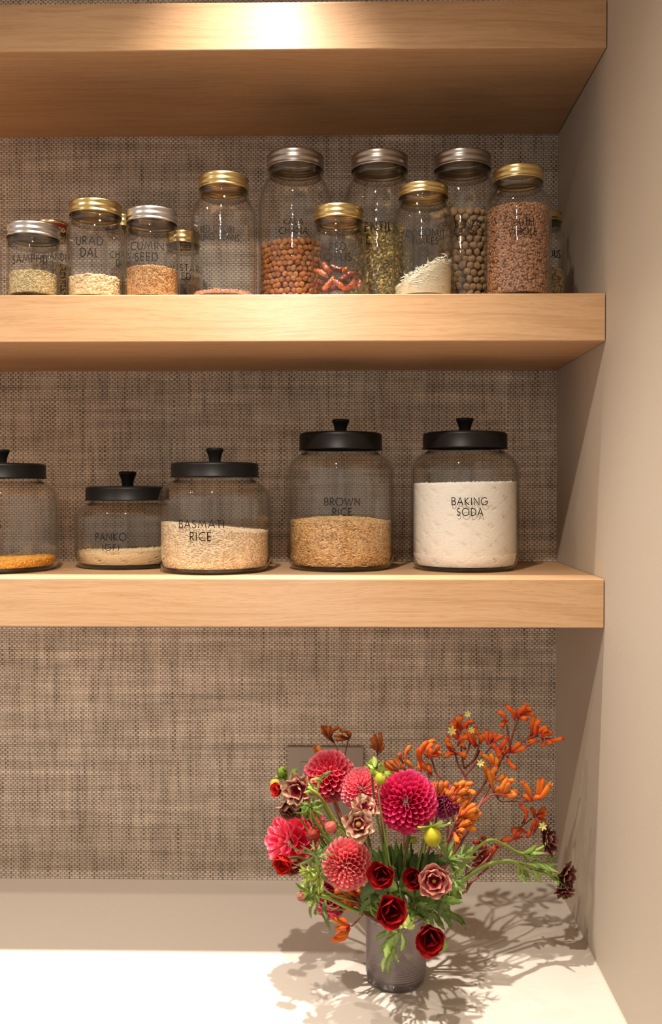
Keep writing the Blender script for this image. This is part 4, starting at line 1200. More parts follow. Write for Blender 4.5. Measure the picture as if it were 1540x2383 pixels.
def bud(px, py, D, rpx, n, col, col2, label, group, sepals=6, via=None, name='flower_bud', sepcol=GREEN, seplen=1.5, stemcol=GREEN, sepf=(-5, 75), sepw=0.30):
    C = np.array(at(px, py, D)); R = rpx * D / F; n = nv(n)
    e = empty(name, tuple(C), label, 'flower bud', group)
    ref = np.array((0.3, 0.2, 0.9)); e1 = nv(np.cross(n, ref)); e2 = np.cross(n, e1)
    g = Geo(); V = []; Cc = []
    seg, ring = 28, 14
    for j in range(ring + 1):
        th = PI * j / ring
        for i in range(seg):
            ph = 2 * PI * i / seg
            k = abs(math.sin(2.5 * ph + 1.2 * math.cos(th)))
            r = R * (0.94 + 0.07 * k ** 0.5)
            u = n * math.cos(th) * 1.08 + (e1 * math.cos(ph) + e2 * math.sin(ph)) * math.sin(th)
            V.append(C + u * r); Cc.append(mixc(col2, col, k ** 0.4))
    g.add(V, grid_faces(seg, ring + 1, True), Cc)
    g.build('bloom', M['petal'], e)
    if sepals:
        g = Geo()
        for k in range(sepals):
            a = 2 * PI * k / sepals + random.uniform(-0.2, 0.2)
            r = e1 * math.cos(a) + e2 * math.sin(a)
            petal_grid(g, C - n * R * 1.02, n, r, R * seplen, R * sepw, 88, random.uniform(*sepf), lambda t, q: mixc(sepcol, tuple(1.5 * c for c in sepcol), t), 0.1, 0.1, 7, 3, pw=0.8)
        g.build('sepals', M['leaf'], e)
    g = Geo()
    tube(g, stem_path(C - n * R * 0.95, n, via), 0.0015, 7, stemcol)
    g.build('stem', M['stem'], e)
BG = 'round flower buds in the bouquet'
bud(770, 1925, 1.10, 14, (-0.6, -0.7, 0.1), (0.62, 0.16, 0.12), (0.30, 0.01, 0.02), 'round shiny coral red bud left of the yellow eyed flower', BG)
bud(728, 1944, 1.13, 16, (-0.5, -0.8, 0.2), (0.32, 0.04, 0.02), (0.08, 0.004, 0.006), 'dark red folded bud at the edge of the far left dahlia', BG)
bud(702, 2087, 1.11, 10.5, (-0.85, -0.5, 0.0), (0.45, 0.16, 0.13), (0.28, 0.05, 0.05), 'small mauve red bud at the tip of the lower left foliage', BG, seplen=1.9)
bud(640, 1825, 1.20, 12, (-0.7, -0.5, 0.5), (0.60, 0.42, 0.08), (0.40, 0.30, 0.05), 'yellow bud at the upper left edge', BG)
YG = 'yellow green dahlia buds'
bud(885, 1812, 1.13, 14, (0.0, -0.8, -0.5), (0.52, 0.50, 0.05), (0.38, 0.42, 0.04), 'yellow green bud above the magenta dahlia', YG, 5, sepcol=(0.20, 0.30, 0.03), seplen=1.9, sepf=(70, 120), sepw=0.45)
bud(1006, 1947, 1.11, 21, (0.05, -0.55, -0.8), (0.56, 0.50, 0.03), (0.46, 0.44, 0.03), 'yellow green bud with pale sepals below the magenta dahlia', YG, 5, sepcol=(0.28, 0.38, 0.07), seplen=2.3, sepf=(80, 118), sepw=0.50)
bud(657, 1797, 1.17, 12, (-0.2, -0.5, 0.8), (0.20, 0.28, 0.03), (0.12, 0.2, 0.02), 'dark green bud, highest at the left of the bouquet', YG, 6, sepcol=(0.14, 0.22, 0.025), seplen=2.0)
bud(868, 1778, 1.16, 12, (0.1, -0.4, 0.9), (0.20, 0.28, 0.04), (0.14, 0.2, 0.03), 'green bud standing beside the orange sprig above the dahlias', YG, 6, sepcol=(0.13, 0.22, 0.03), seplen=1.9)
bud(962, 1955, 1.19, 9, (0.2, -0.8, 0.3), (0.45, 0.50, 0.08), (0.35, 0.4, 0.05), 'tiny green bud among the stems', YG, 4)

# ------------------------------------------------------------------ kangaroo paws
RED = (0.36, 0.010, 0.010); ORG = (0.60, 0.068, 0.006); YEL = (0.64, 0.22, 0.012); DRK = (0.13, 0.018, 0.008); BRN = (0.26, 0.055, 0.010)
def q7(x, y): return (860 + x / 5.133, 1620 + y / 5.133)
def q8(x, y): return (1080 + x / 4.767, 1620 + y / 4.767)
def q6(x, y): return (600 + x / 5.133, 1650 + y / 5.133)
def q1(x, y): return (680 + x / 3.5, 2000 + y / 3.5)

def paw(label, D, q, stems, flowers, pal=(RED, ORG, YEL), rpx=4.3, root=None, srad=0.0016, droot=1.2):
    """stems: polylines in the photo ending at the head; root: photo points from the fork down into the bouquet; flowers: (base, [mid], tip)"""
    first = q(*stems[0][0]) if stems else q(*flowers[0][0])
    P0 = at(first[0], first[1], D)
    e = empty('kangaroo_paw', tuple(P0), label, 'flower', 'orange kangaroo paw sprays')
    g = Geo()
    stc = lambda t: mixc((0.26, 0.05, 0.04), (0.12, 0.055, 0.03), t)
    for k, s in enumerate(stems):
        pts = [at(*q(*p), D + 0.004 * math.sin(i + k)) for i, p in enumerate(s)]
        tube(g, catmull(pts, 5), srad * 0.8, 6, stc)
    if root is None: root = []
    rp = [np.array(at(*q(*p), D + (droot - D) * (i + 1) / (len(root) + 1))) for i, p in enumerate(root)]
    path = stem_path(np.array(P0), (0, 0, 1), via=rp or None)
    tube(g, path, lambda t: srad * (0.85 + 0.5 * t), 7, stc)
    g.build('stem', M['stem'], e)
    for fi, fl in enumerate(flowers):
        pts = [q(*p) for p in fl]
        d0 = D + random.uniform(-0.006, 0.006); d1 = d0 + random.uniform(-0.014, 0.012)
        W = [np.array(at(x, y, d0 + (d1 - d0) * i / (len(pts) - 1))) for i, (x, y) in enumerate(pts)]
        if len(W) == 2:
            d = W[1] - W[0]; side = nv(np.cross(d, (0, 1, 0))) * np.linalg.norm(d) * random.choice((-1, 1)) * random.uniform(0.06, 0.14)
            W = [W[0], (W[0] + W[1]) / 2 + side, W[1]]
        Q = catmull(W, 6)
        r0 = 1.2 * rpx * D / F * random.uniform(0.88, 1.12)
        hue = random.uniform(-0.15, 0.25)
        def rf(t): return r0 * (0.42 + 0.62 * min(1, t / 0.55) ** 1.2) * (1 if t < 0.80 else 1 - 0.75 * ((t - 0.80) / 0.20) ** 2.2)
        def cf(t): return mixc(pal[0], mixc(pal[1], pal[2], (t - 0.45) * 1.2 + hue), t * 2.6) if t < 0.86 else mixc(pal[1], pal[0], (t - 0.86) * 5)
        g = Geo()
        tube(g, Q, rf, 8, cf)
        # split mouth: small pointed lobes at the end
        end = np.array(Q[-1]); dr = nv(np.array(Q[-1]) - np.array(Q[-3]))
        a1 = nv(np.cross(dr, (0.2, 1, 0.1))); a2 = np.cross(dr, a1)
        if fi % 3 == 0:
            for k in range(5):
                a = 2 * PI * k / 5
                u = a1 * math.cos(a) + a2 * math.sin(a)
                tube(g, [end - dr * r0 * 1.2 + u * r0 * 0.5, end + u * r0 * 0.85 + dr * r0 * 0.15, end + u * r0 * 1.35 - dr * r0 * 0.1], lambda t: r0 * 0.30 * (1.05 - t), 5, pal[2] if fi % 2 else pal[1])
        g.build('flower', M['velvet'], e)
    return e

DP = (DRK, BRN, (0.45, 0.14, 0.015))
paw('dark orange kangaroo paw standing above the topmost dahlia', 1.29, q6, [[(975, 530), (910, 400)], [(1035, 560), (1060, 450), (1080, 370)], [(975, 560), (1035, 560)]],
    [[(910, 400), (800, 300), (765, 200)], [(900, 390), (840, 280), (800, 195)], [(870, 350), (850, 270), (865, 200)], [(880, 320), (900, 250), (970, 215)], [(1085, 350), (980, 320), (905, 325)], [(1085, 360), (1000, 360), (930, 375)],
     [(1090, 340), (1050, 270), (975, 250)], [(1095, 350), (1100, 300), (1070, 265)]], DP, 3.6, root=[(900, 1000)], srad=0.0013)
paw('dark orange kangaroo paw in front of the outlet plate, left of the topmost dahlia', 1.29, q6, [[(760, 640), (770, 560)]],
    [[(760, 570), (700, 520), (665, 450)], [(790, 560), (740, 490), (715, 430)], [(810, 560), (815, 520), (835, 495)]], (DRK, (0.5, 0.16, 0.02), YEL), 3.6, root=[(850, 1000)], srad=0.0013)
paw('single dark orange kangaroo paw above the green bud', 1.26, q7, [[(80, 740), (100, 680)]],
    [[(100, 690), (70, 620), (10, 600)], [(95, 670), (60, 570), (10, 500)], [(105, 660), (80, 560), (55, 450)], [(115, 660), (130, 540), (120, 430)], [(120, 680), (150, 620), (165, 560)]], DP, 3.9, root=[(90, 900)], srad=0.0013)
paw('brown orange kangaroo paw behind the top of the magenta dahlia', 1.24, q7, [[(380, 1000), (340, 900)], [(470, 960), (480, 880)]],
    [[(340, 900), (250, 860), (160, 785)], [(350, 880), (280, 820), (235, 770)], [(370, 870), (330, 790), (290, 740)], [(300, 930), (240, 880), (200, 860)], [(400, 800), (360, 730), (370, 680)], [(420, 780), (440, 660), (495, 585)], [(520, 900), (480, 820), (420, 760)], [(440, 900), (400, 850), (370, 830)]],
    ((0.26, 0.03, 0.01), (0.48, 0.10, 0.012), (0.62, 0.20, 0.02)), 4.4)
paw('tall red orange kangaroo paw right above the magenta dahlia', 1.23, q7, [[(850, 990), (790, 910), (740, 750)], [(710, 980), (690, 860)]],
    [[(740, 920), (660, 860), (600, 790)], [(640, 850), (590, 740), (570, 620)], [(660, 830), (600, 720), (640, 600), (700, 540)], [(690, 740), (640, 640), (700, 560), (785, 530)], [(700, 720), (700, 620), (760, 570)], [(745, 690), (800, 640), (820, 580)], [(750, 720), (800, 700), (860, 680)],
     [(740, 760), (720, 690), (730, 620)], [(740, 960), (720, 880), (690, 800)], [(620, 900), (600, 860), (610, 780)]], ((0.34, 0.018, 0.01), (0.68, 0.10, 0.012), YEL), 4.6)
paw('bushy orange kangaroo paw with yellow green stars, over a forked stem', 1.27, q7, [[(1140, 960), (1060, 820), (1020, 690)], [(1130, 870), (1100, 700), (1090, 600)], [(1140, 860), (1240, 760), (1290, 640), (1310, 570)], [(1130, 760), (1180, 640), (1190, 570)]],
    [[(1030, 690), (960, 640), (930, 550), (945, 470)], [(1020, 650), (960, 590), (910, 570)], [(1020, 690), (950, 690), (900, 740)], [(1035, 690), (1090, 690), (1160, 720)], [(1080, 500), (1000, 400), (985, 290)], [(1075, 460), (1030, 370), (1040, 260)], [(1090, 440), (1070, 340), (1100, 220)],
     [(1100, 400), (1160, 330), (1245, 300)], [(1050, 600), (1090, 510), (1190, 490)], [(1200, 590), (1190, 520), (1120, 440)], [(1260, 620), (1200, 500), (1160, 360)], [(1285, 600), (1240, 480), (1280, 360)], [(1300, 590), (1330, 520), (1300, 440)], [(1270, 590), (1220, 550), (1180, 480)], [(1060, 510), (1010, 470), (970, 400)],
     [(1150, 640), (1120, 600), (1100, 560)], [(1100, 370), (1060, 290), (1010, 270)]],
    (RED, ORG, YEL), 4.3, root=[(1120, 1000), (1060, 1500)], srad=0.0017)
paw('red orange kangaroo paw between the bushy one and the highest one', 1.27, q8, [[(0, 900), (120, 760), (250, 620), (300, 560)], [(0, 810), (130, 690), (170, 600)]],
    [[(260, 540), (250, 460), (250, 370)], [(255, 500), (230, 460), (215, 430)], [(285, 530), (290, 460), (300, 400)], [(300, 510), (340, 460), (350, 400)], [(315, 520), (370, 470), (445, 430)], [(320, 570), (370, 600), (395, 690)], [(400, 620), (410, 560), (490, 460)], [(350, 580), (340, 560), (300, 560)]],
    ((0.34, 0.008, 0.01), (0.60, 0.06, 0.012), (0.70, 0.20, 0.02)), 4.4, root=[(-60, 1100), (-120, 1700)])
paw('highest red orange kangaroo paw, arching towards the right wall', 1.28, q8, [[(380, 780), (440, 660), (560, 560), (700, 480), (800, 440)], [(505, 560), (540, 420), (595, 270)], [(505, 600), (490, 440), (470, 310)], [(690, 560), (760, 520)]],
    [[(490, 270), (440, 290), (415, 345)], [(460, 270), (430, 200), (360, 175)], [(560, 270), (530, 170), (450, 95)], [(590, 250), (610, 180), (700, 90)], [(620, 220), (680, 150), (755, 140)], [(620, 240), (700, 190), (780, 215)], [(600, 250), (650, 240), (700, 260)], [(580, 230), (560, 180), (570, 150)],
     [(740, 440), (750, 330), (770, 200)], [(790, 440), (790, 330), (850, 255)], [(830, 420), (850, 370), (925, 340)], [(850, 460), (900, 420), (985, 400)], [(900, 470), (990, 490), (1105, 465)], [(870, 470), (880, 520), (875, 565)], [(900, 480), (940, 510), (970, 540)], [(830, 500), (770, 500), (705, 515)], [(820, 440), (770, 440), (700, 470)], [(800, 440), (810, 380), (800, 300)], [(860, 460), (880, 390), (930, 370)],
     [(500, 630), (560, 570), (635, 505)], [(530, 630), (610, 600), (690, 560)], [(470, 640), (470, 590), (510, 560)], [(480, 660), (500, 740), (585, 815)], [(440, 660), (420, 620), (440, 600)]],
    (RED, (0.70, 0.085, 0.012), (0.74, 0.22, 0.02)), 4.3, root=[(270, 1030), (150, 1240), (40, 1500)], srad=0.0018)
paw('orange yellow kangaroo paw trumpets below the highest spray', 1.26, q8, [[(90, 1170), (230, 960), (260, 880)]],
    [[(300, 790), (270, 700), (180, 635)], [(320, 760), (310, 690), (290, 630)], [(335, 800), (360, 730), (375, 660)], [(245, 950), (240, 830), (205, 740)], [(330, 1075), (290, 920), (260, 800)], [(310, 940), (310, 860), (370, 780)], [(345, 930), (400, 925), (450, 865)], [(300, 1000), (320, 900), (300, 820)]],
    ((0.48, 0.04, 0.012), (0.72, 0.19, 0.014), (0.74, 0.34, 0.03)), 4.6, root=[(-20, 1400), (-80, 1650)], srad=0.002)
paw('orange kangaroo paw cluster low on a thin forked stem', 1.25, q8, [[(330, 1080), (380, 1120), (370, 1130)]],
    [[(375, 1110), (370, 1060), (375, 1010)], [(390, 1110), (420, 1020), (480, 905)], [(410, 1100), (470, 1020), (500, 960)], [(430, 1090), (500, 950), (560, 935)], [(420, 1110), (500, 1080), (600, 1040)], [(430, 1115), (510, 1110), (590, 1085)], [(400, 1090), (400, 1040), (430, 990)]],
    ((0.62, 0.07, 0.015), (0.78, 0.20, 0.03), YEL), 4.6, root=[(150, 1250), (40, 1500)], srad=0.0012)
paw('orange kangaroo paw like an open hand, beside the right wall', 1.25, q8, [[(710, 1165), (550, 1168), (400, 1165), (340, 1080)]],
    [[(750, 1160), (720, 1060), (645, 945)], [(800, 1140), (820, 1030), (835, 910)], [(810, 1130), (860, 1030), (875, 905)], [(820, 1150), (880, 1090), (960, 970)], [(740, 1170), (700, 1130), (655, 1085)], [(760, 1160), (800, 1120), (850, 1130)]],
    (RED, (0.74, 0.15, 0.012), YEL), 4.8, root=[(330, 1090), (150, 1250), (40, 1500)], srad=0.0011)
paw('dark orange kangaroo paw cluster right behind the magenta dahlia', 1.20, q7, [[(940, 1500), (870, 1230)], [(1000, 1500), (980, 1280)]],
    [[(810, 1210), (780, 1120), (785, 1030)], [(840, 1160), (850, 1090), (860, 1010)], [(870, 1130), (900, 1080), (935, 1015)], [(850, 1200), (880, 1130), (940, 1115)], [(950, 1200), (930, 1170), (950, 1140)], [(980, 1190), (990, 1130), (1020, 1080)], [(1010, 1180), (1060, 1100), (1110, 1040)],
     [(1020, 1130), (1070, 1060), (1150, 1020)], [(1080, 1130), (1150, 1060), (1245, 1040)], [(1050, 1180), (1100, 1150), (1170, 1110)], [(1140, 1180), (1200, 1140), (1270, 1180)], [(980, 1260), (1040, 1210), (1120, 1180)], [(990, 1290), (1060, 1260), (1110, 1210)], [(960, 1240), (960, 1180), (1000, 1130)], [(1070, 1100), (1040, 1060), (1010, 1060)], [(1100, 1200), (1130, 1160), (1180, 1150)]],
    ((0.45, 0.05, 0.012), (0.66, 0.15, 0.02), (0.66, 0.27, 0.04)), 5.0)
paw('thick orange kangaroo paw cluster pointing at the right wall', 1.19, q7, [[(920, 1750), (1000, 1560), (1060, 1470)], [(1000, 1600), (1080, 1540)]],
    [[(1060, 1450), (1110, 1330), (1195, 1200)], [(1090, 1430), (1130, 1360), (1200, 1300)], [(1110, 1420), (1190, 1330), (1270, 1290)], [(1120, 1430), (1190, 1380), (1290, 1340)], [(1110, 1450), (1180, 1420), (1260, 1380)], [(1120, 1470), (1230, 1430), (1345, 1400)], [(1130, 1490), (1210, 1450), (1300, 1440)], [(1080, 1560), (1170, 1530), (1270, 1470)],
     [(1090, 1580), (1180, 1570), (1280, 1600)], [(1060, 1570), (1130, 1520), (1200, 1490)], [(1040, 1620), (1090, 1600), (1130, 1620)], [(1060, 1640), (1080, 1680), (1090, 1700)], [(1010, 1630), (1030, 1690), (1050, 1760)], [(1030, 1530), (1060, 1480), (1080, 1420)]],
    ((0.50, 0.05, 0.012), (0.72, 0.16, 0.016), (0.70, 0.30, 0.04)), 5.2)
paw('red orange kangaroo paw beside the dark burgundy flower', 1.27, q8, [[(600, 1470), (750, 1360)], [(640, 1420), (680, 1330)]],
    [[(660, 1410), (690, 1300), (620, 1195)], [(780, 1350), (770, 1290), (735, 1235)], [(800, 1340), (850, 1270), (910, 1245)], [(810, 1345), (860, 1320), (920, 1305)], [(815, 1350), (860, 1370), (900, 1390)], [(740, 1510), (760, 1430), (795, 1365)], [(770, 1520), (800, 1450), (810, 1380)], [(700, 1520), (620, 1480), (515, 1490)],
     [(650, 1560), (540, 1580), (395, 1605)], [(690, 1570), (720, 1530), (730, 1490)], [(640, 1510), (580, 1530), (530, 1510)]],
    ((0.34, 0.01, 0.008), (0.60, 0.07, 0.01), (0.66, 0.20, 0.02)), 4.2, root=[(480, 1640), (330, 1700), (150, 1900)], srad=0.0013)
paw('deep red kangaroo paw berries low at the right, with one orange trumpet', 1.24, q8, [[(270, 1900), (100, 2050), (20, 2180)], [(40, 2100), (20, 1950), (60, 1850)]],
    [[(270, 1830), (310, 1740), (370, 1650)], [(250, 1840), (290, 1760), (310, 1690)], [(200, 1640), (150, 1620), (95, 1620)], [(210, 1620), (230, 1590), (190, 1570)], [(150, 1700), (200, 1680), (250, 1670)], [(160, 1760), (220, 1740), (280, 1720)], [(180, 1850), (230, 1800), (270, 1760)],
     [(100, 1830), (150, 1800), (190, 1790)], [(90, 1880), (140, 1870), (200, 1860)], [(130, 1780), (100, 1740), (60, 1750)], [(130, 1900), (170, 1890), (220, 1830)]],
    ((0.14, 0.008, 0.008), (0.26, 0.012, 0.008), (0.55, 0.10, 0.012)), 4.8, root=[(60, 2080), (-40, 2200)], srad=0.0014)
paw('orange kangaroo paw hanging left of the vase', 1.17, q1, [[(560, 465), (530, 500), (480, 545)]],
    [[(470, 540), (400, 520), (320, 470)], [(470, 550), (420, 500), (380, 495)], [(460, 560), (400, 560), (350, 565)], [(450, 545), (400, 490), (370, 510)], [(460, 570), (420, 640), (310, 655)], [(450, 570), (430, 600), (350, 620)], [(470, 560), (440, 600), (400, 640)]],
    ((0.50, 0.02, 0.01), (0.74, 0.12, 0.012), YEL), 4.8, root=[(600, 430)], srad=0.0014)
paw('tangled orange red kangaroo paw under the salmon dahlia', 1.15, q1, [[(540, 330), (500, 290)]],
    [[(440, 270), (400, 250), (345, 262)], [(500, 330), (430, 300), (360, 300)], [(520, 300), (470, 260), (420, 240)], [(530, 310), (480, 330), (400, 330)], [(540, 300), (540, 270), (520, 250)], [(520, 340), (480, 380), (440, 415)], [(540, 330), (500, 360), (460, 350)], [(530, 280), (500, 270), (450, 285)], [(500, 350), (450, 340), (420, 350)]],
    ((0.40, 0.02, 0.01), (0.62, 0.09, 0.012), (0.66, 0.22, 0.02)), 5.0, srad=0.0014)

# ------------------------------------------------------------------ foliage
def blade(g, pts, width, col, col2=None, lobes=0, ny=5, fold=0.25, n_t=12):
    """leaf blade along a curve; lobes > 0 gives a toothed edge"""
    Q = catmull(pts, max(2, n_t // (len(pts) - 1)))
    n = len(Q); V = []; Cc = []
    up = np.array((0.25, -1.0, 0.45)) + rng.normal(0, 0.25, 3)
    for k, p in enumerate(Q):
        t = k / (n - 1)
        d = nv(Q[min(k + 1, n - 1)] - Q[max(k - 1, 0)])
        s = nv(np.cross(d, up)); m = np.cross(s, d)
        w = width * max(0.05, math.sin(PI * min(1, 0.06 + t * 0.94)) ** 0.75)
        if lobes: w *= 1 - 0.42 * abs(math.sin(PI * lobes * t)) * (1 if k % 2 else 0.6)
        for b in range(ny):
            q = -1 + 2 * b / (ny - 1)
            V.append(p + s * q * w - m * fold * w * abs(q) + d * (0.5 * w * abs(q) if lobes else 0))
            Cc.append(mixc(col, col2 or tuple(min(1, c * 1.35) for c in col), (1 - abs(q)) ** 3))
    g.add(V, grid_faces(ny, n), Cc)

def sprig(label, px, py, D, leaves, col, width=6, lobes=0, stemr=0.0012, group='leafy green sprigs in the bouquet', cat='foliage', via=None, name='leafy_sprig', stem_end=None):
    """leaves: photo polylines (with a depth offset each); one leaf = one part"""
    P0 = np.array(at(px, py, D))
    e = empty(name, tuple(P0), label, cat, group)
    g = Geo(); tube(g, stem_path(P0, (0, 0, 1), via), stemr, 6, mixc(col, LGREEN, 0.5)); g.build('stem', M['stem'], e)
    for lf in leaves:
        w = width
        pts = []
        dd = rng.normal(0, 0.012)
        for i, p in enumerate(lf): pts.append(np.array(at(p[0], p[1], D + dd * i / (len(lf) - 1) + (0.003 * i if rng.uniform() < 0.5 else -0.003 * i))))
        L = sum(np.linalg.norm(a - b) for a, b in zip(pts[:-1], pts[1:]))
        g = Geo(); cc = tuple(np.array(col) * rng.uniform(0.75, 1.3))
        blade(g, pts, w * D / F * rng.uniform(0.8, 1.2), cc, None, lobes)
        g.build('leaf', M['leaf'], e)
    return e
def fan(px, py, angs, length, bend=12, jit=0.35):
    out = []
    for a in angs:
        a += random.uniform(-8, 8)
        L = length * random.uniform(1 - jit, 1 + jit); b = random.uniform(-bend, bend)
        r = math.radians(a)
        out.append([(px, py), (px + L * 0.5 * math.cos(r) + b * math.sin(r) * 0.5, py - L * 0.5 * math.sin(r) + b * math.cos(r) * 0.5), (px + L * math.cos(r) + b * 0.2, py - L * math.sin(r))])
    return out
GG = (0.13, 0.18, 0.05)
sprig('grey green narrow leaves crossing the far left dahlia', 735, 1990, 1.10, fan(735, 1990, range(20, 380, 26), 38) + [[(735, 1985), (700, 1982), (680, 1970), (672, 1955)], [(740, 1985), (755, 2000), (765, 1992)]], (0.15, 0.22, 0.06), 3.2)
sprig('feathery light green foliage, upper of two at the lower left', 745, 2040, 1.10, fan(742, 2040, range(60, 300, 15), 34) + fan(722, 2030, range(40, 330, 24), 22), (0.24, 0.31, 0.06), 3.6)
sprig('feathery light green foliage around the mauve red bud', 728, 2082, 1.11, fan(728, 2082, range(40, 320, 16), 30) + fan(712, 2070, range(60, 300, 22), 22) + [[(735, 2095), (722, 2115), (724, 2138)], [(745, 2095), (733, 2125), (748, 2122)]], (0.19, 0.26, 0.05), 3.8,
      via=[at(765, 2090, 1.12), at(810, 2112, 1.14), at(850, 2125, 1.17)], stemr=0.0028)
sprig('long thin leaf hanging beside the small low dahlia', 757, 2095, 1.14, [[(757, 2090), (754, 2115), (760, 2142), (770, 2168)]], (0.14, 0.21, 0.06), 5)
sprig('dark frilly leaves right of the cream flower at the left', 722, 1880, 1.14, fan(722, 1880, range(-60, 250, 26), 30) + fan(705, 1895, range(-40, 120, 30), 24), (0.12, 0.20, 0.03), 3.0)
sprig('bright green stems and small leaves behind the cream flower', 715, 1832, 1.15, [[(738, 1850), (722, 1830), (705, 1808)], [(738, 1850), (720, 1842), (706, 1845)], [(722, 1815), (740, 1812), (752, 1822)], [(738, 1850), (730, 1830), (716, 1818)]], (0.26, 0.36, 0.06), 3.4,
      via=[at(740, 1850, 1.15), at(770, 1895, 1.17), at(840, 2010, 1.19)], stemr=0.002)
sprig('long curved green leaf in front of the topmost dahlia', 741, 1862, 1.16, [[(739, 1842), (744, 1815), (758, 1802), (775, 1794)], [(741, 1866), (736, 1880), (730, 1888)], [(741, 1850), (748, 1870), (742, 1885)]], (0.20, 0.28, 0.07), 5.5,
      via=[at(760, 1890, 1.17), at(790, 1950, 1.18), at(850, 2050, 1.19)], stemr=0.002)
sprig('dark broad leaves at the upper left edge of the bouquet', 668, 1815, 1.17, [[(668, 1815), (660, 1800), (662, 1786)], [(680, 1815), (684, 1798), (692, 1790)], [(660, 1812), (652, 1806), (652, 1797)]], (0.12, 0.20, 0.03), 8)
sprig('green leaves beside the bud above the dahlias', 878, 1796, 1.13, [[(878, 1800), (866, 1785), (856, 1778)], [(885, 1800), (892, 1785), (886, 1772)], [(888, 1800), (905, 1800), (912, 1808)], [(880, 1800), (868, 1796), (862, 1788)], [(872, 1785), (872, 1770), (868, 1760)]], (0.24, 0.35, 0.05), 6)
sprig('feathery green foliage right of the stems, under the orange clusters', 1050, 2000, 1.16, fan(1040, 2000, range(-70, 130, 13), 55, 16) + fan(1075, 1990, range(-20, 100, 20), 34), (0.16, 0.24, 0.05), 3.6)
sprig('feathery green foliage right of the dusty pink flower', 1060, 2050, 1.14, fan(1058, 2050, range(-110, 70, 16), 36, 14), (0.15, 0.23, 0.05), 3.6)
sprig('broad toothed green leaves spreading over the vase mouth to the right', 1010, 2110, 1.15,
      [[(990, 2095), (1030, 2120), (1070, 2140), (1085, 2165)], [(1000, 2100), (1035, 2130), (1052, 2165)], [(1000, 2090), (1040, 2095), (1077, 2100)], [(995, 2105), (1020, 2140), (1035, 2165)], [(1010, 2085), (1050, 2075), (1075, 2092)], [(985, 2100), (1000, 2130), (1010, 2160)]],
      (0.085, 0.135, 0.022), 12, 5)
sprig('dark toothed leaves under the dusty pink flower', 970, 2090, 1.13, fan(965, 2090, (-120, -95, -60, -30, 0, 30, 60, 100, 140), 46) + fan(1030, 2095, (-100, -60, -20, 20, 60, 150, 200), 34), (0.09, 0.14, 0.025), 9, 4)
sprig('dense green leaves between the two rows of red cups', 930, 2065, 1.14, fan(930, 2070, range(-180, 180, 24), 42) + fan(905, 2075, range(-180, 180, 40), 30) + fan(965, 2105, range(-180, 180, 40), 34), (0.075, 0.12, 0.022), 8, 3)
sprig('dark broad leaf left of the largest red cup', 862, 2105, 1.12, [[(900, 2080), (870, 2065), (838, 2092)], [(885, 2100), (860, 2100), (836, 2130)], [(880, 2090), (858, 2085), (846, 2110)], [(880, 2075), (905, 2062), (925, 2070)]], (0.075, 0.12, 0.025), 14)
sprig('green leaves hanging over the front of the vase', 935, 2160, 1.10, [[(925, 2168), (895, 2172), (868, 2190)], [(925, 2172), (900, 2195), (880, 2222)], [(925, 2172), (905, 2200), (897, 2230)], [(930, 2172), (918, 2200), (915, 2228)], [(935, 2170), (940, 2195), (932, 2215)], [(925, 2160), (935, 2150), (955, 2150)]],
      (0.15, 0.22, 0.045), 9, 3, via=[at(940, 2145, 1.13)])
sprig('pale lower leaf tips hanging over the front of the vase', 915, 2215, 1.11, [[(915, 2215), (895, 2235), (890, 2262)], [(915, 2215), (905, 2240), (903, 2272)], [(915, 2215), (925, 2232), (930, 2238)]],
      (0.20, 0.27, 0.08), 7, 3, via=[at(925, 2170, 1.12), at(935, 2145, 1.15)])
sprig('pale green knot of stalks at the vase mouth', 955, 2155, 1.09, fan(948, 2160, range(20, 200, 30), 26), (0.30, 0.36, 0.08), 5, via=[at(945, 2140, 1.13)], stemr=0.003)
sprig('small green leaf right of the lowest red cup', 1030, 2200, 1.09, [[(1020, 2215), (1036, 2205), (1036, 2185)]], (0.16, 0.26, 0.05), 6, via=[at(1010, 2160, 1.12), at(980, 2130, 1.15)])
sprig('leaves on the upper arching stem at the right', 1232, 1992, 1.24, [[(1215, 1985), (1235, 1978), (1250, 1965)], [(1215, 1985), (1232, 1995), (1255, 2000)], [(1215, 1986), (1225, 2000), (1222, 2010)], [(1225, 1985), (1250, 1985), (1275, 1985)], [(1255, 2010), (1280, 2000), (1300, 1995)], [(1240, 2005), (1270, 2015), (1300, 2010)], [(1225, 1988), (1240, 1995), (1248, 2006)]],
      (0.17, 0.26, 0.05), 5.5, 3, via=[at(1214, 1986, 1.24), at(1172, 1967, 1.22), at(1140, 1957, 1.20), at(1105, 1980, 1.19), at(1050, 2040, 1.19)])
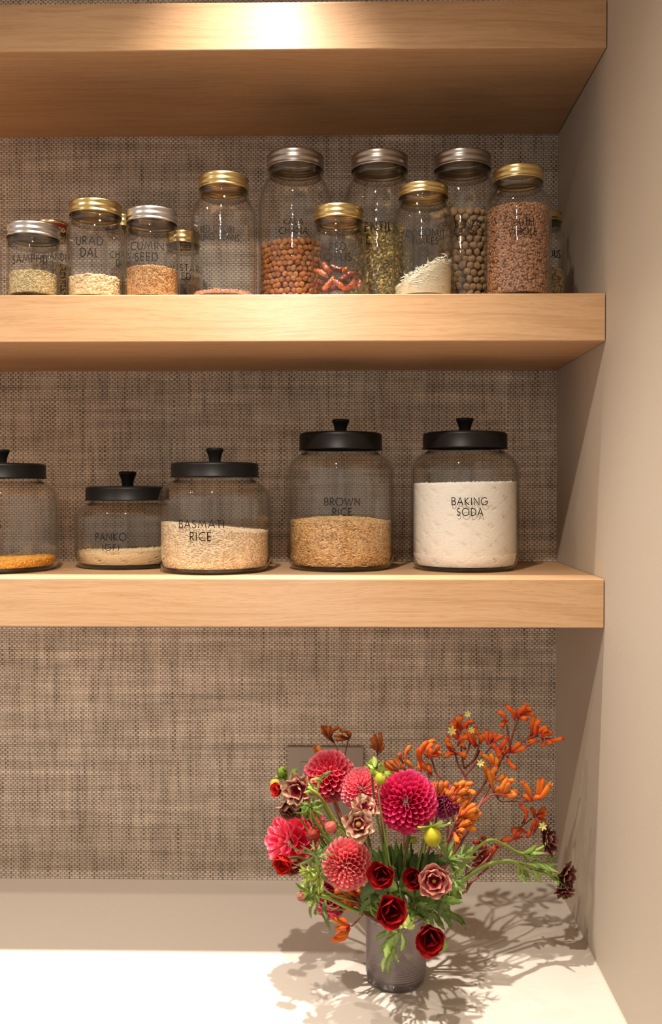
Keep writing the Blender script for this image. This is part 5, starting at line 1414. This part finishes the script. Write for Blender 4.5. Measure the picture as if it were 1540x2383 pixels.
sprig('leaves on the lower arching stem at the right', 1222, 2025, 1.24, [[(1205, 2010), (1210, 2035), (1222, 2055)], [(1215, 2012), (1225, 2035), (1230, 2050)], [(1225, 2015), (1250, 2010), (1272, 2030)], [(1240, 2022), (1250, 2040), (1258, 2055)], [(1270, 2030), (1290, 2045), (1300, 2062)], [(1220, 2010), (1260, 2015), (1300, 2030)]],
      (0.17, 0.26, 0.05), 7, 3, via=[at(1212, 2012, 1.24), at(1185, 2004, 1.22), at(1130, 2016, 1.20), at(1080, 2045, 1.19), at(1030, 2092, 1.19)])
for i, (a, b, lab) in enumerate((((896, 1960), (905, 2050), 'tall dark leaves on the stems under the cream flowers'), ((925, 1955), (930, 2050), 'tall dark leaves among the stems below the magenta dahlia'),
                            ((985, 1990), (960, 2060), 'dark leaves behind the yellow green bud'), ((870, 1985), (890, 2060), 'dark leaves right of the salmon dahlia'), ((1000, 1975), (985, 2040), 'dark upright leaves under the yellow green bud'))):
    sprig(lab, b[0], b[1], 1.20, [[(b[0] + dx, b[1]), ((a[0] + b[0]) / 2 + dx * 1.3, (a[1] + b[1]) / 2), (a[0] + dx * 1.8, a[1] + abs(dx))] for dx in (-24, -16, -9, -2, 5, 12, 20, 27)], (0.05, 0.085, 0.016), 8.5)

# pale open stars at the mouths of three kangaroo paw flowers
def star(label_start, px, py, D, rpx):
    host = [o for o in scene.objects if o.get('label', '').startswith(label_start)][0]
    C = np.array(at(px, py, D)); R = rpx * D / F
    g = Geo(); n = nv((random.uniform(-0.3, 0.3), -1, 0.3)); e1 = nv(np.cross(n, (0, 0.2, 1))); e2 = np.cross(n, e1)
    for k in range(6):
        a = PI / 3 * k + 0.3
        petal_grid(g, C, n, e1 * math.cos(a) + e2 * math.sin(a), R, R * 0.22, 60, 95, lambda t, q: mixc((0.55, 0.55, 0.10), (0.74, 0.72, 0.30), t), 0.2, 0.05, 6, 3, pw=0.8)
    g.build('open_mouth', M['petal'], host)
star('bushy orange', 1051, 1701, 1.25, 12)
star('bushy orange', 1096, 1699, 1.25, 9)
star('bushy orange', 1088, 1662, 1.26, 9)
star('red orange kangaroo paw beside', 1263, 1923, 1.25, 11)
star('orange yellow kangaroo paw trumpets', 1118, 1776, 1.245, 10)
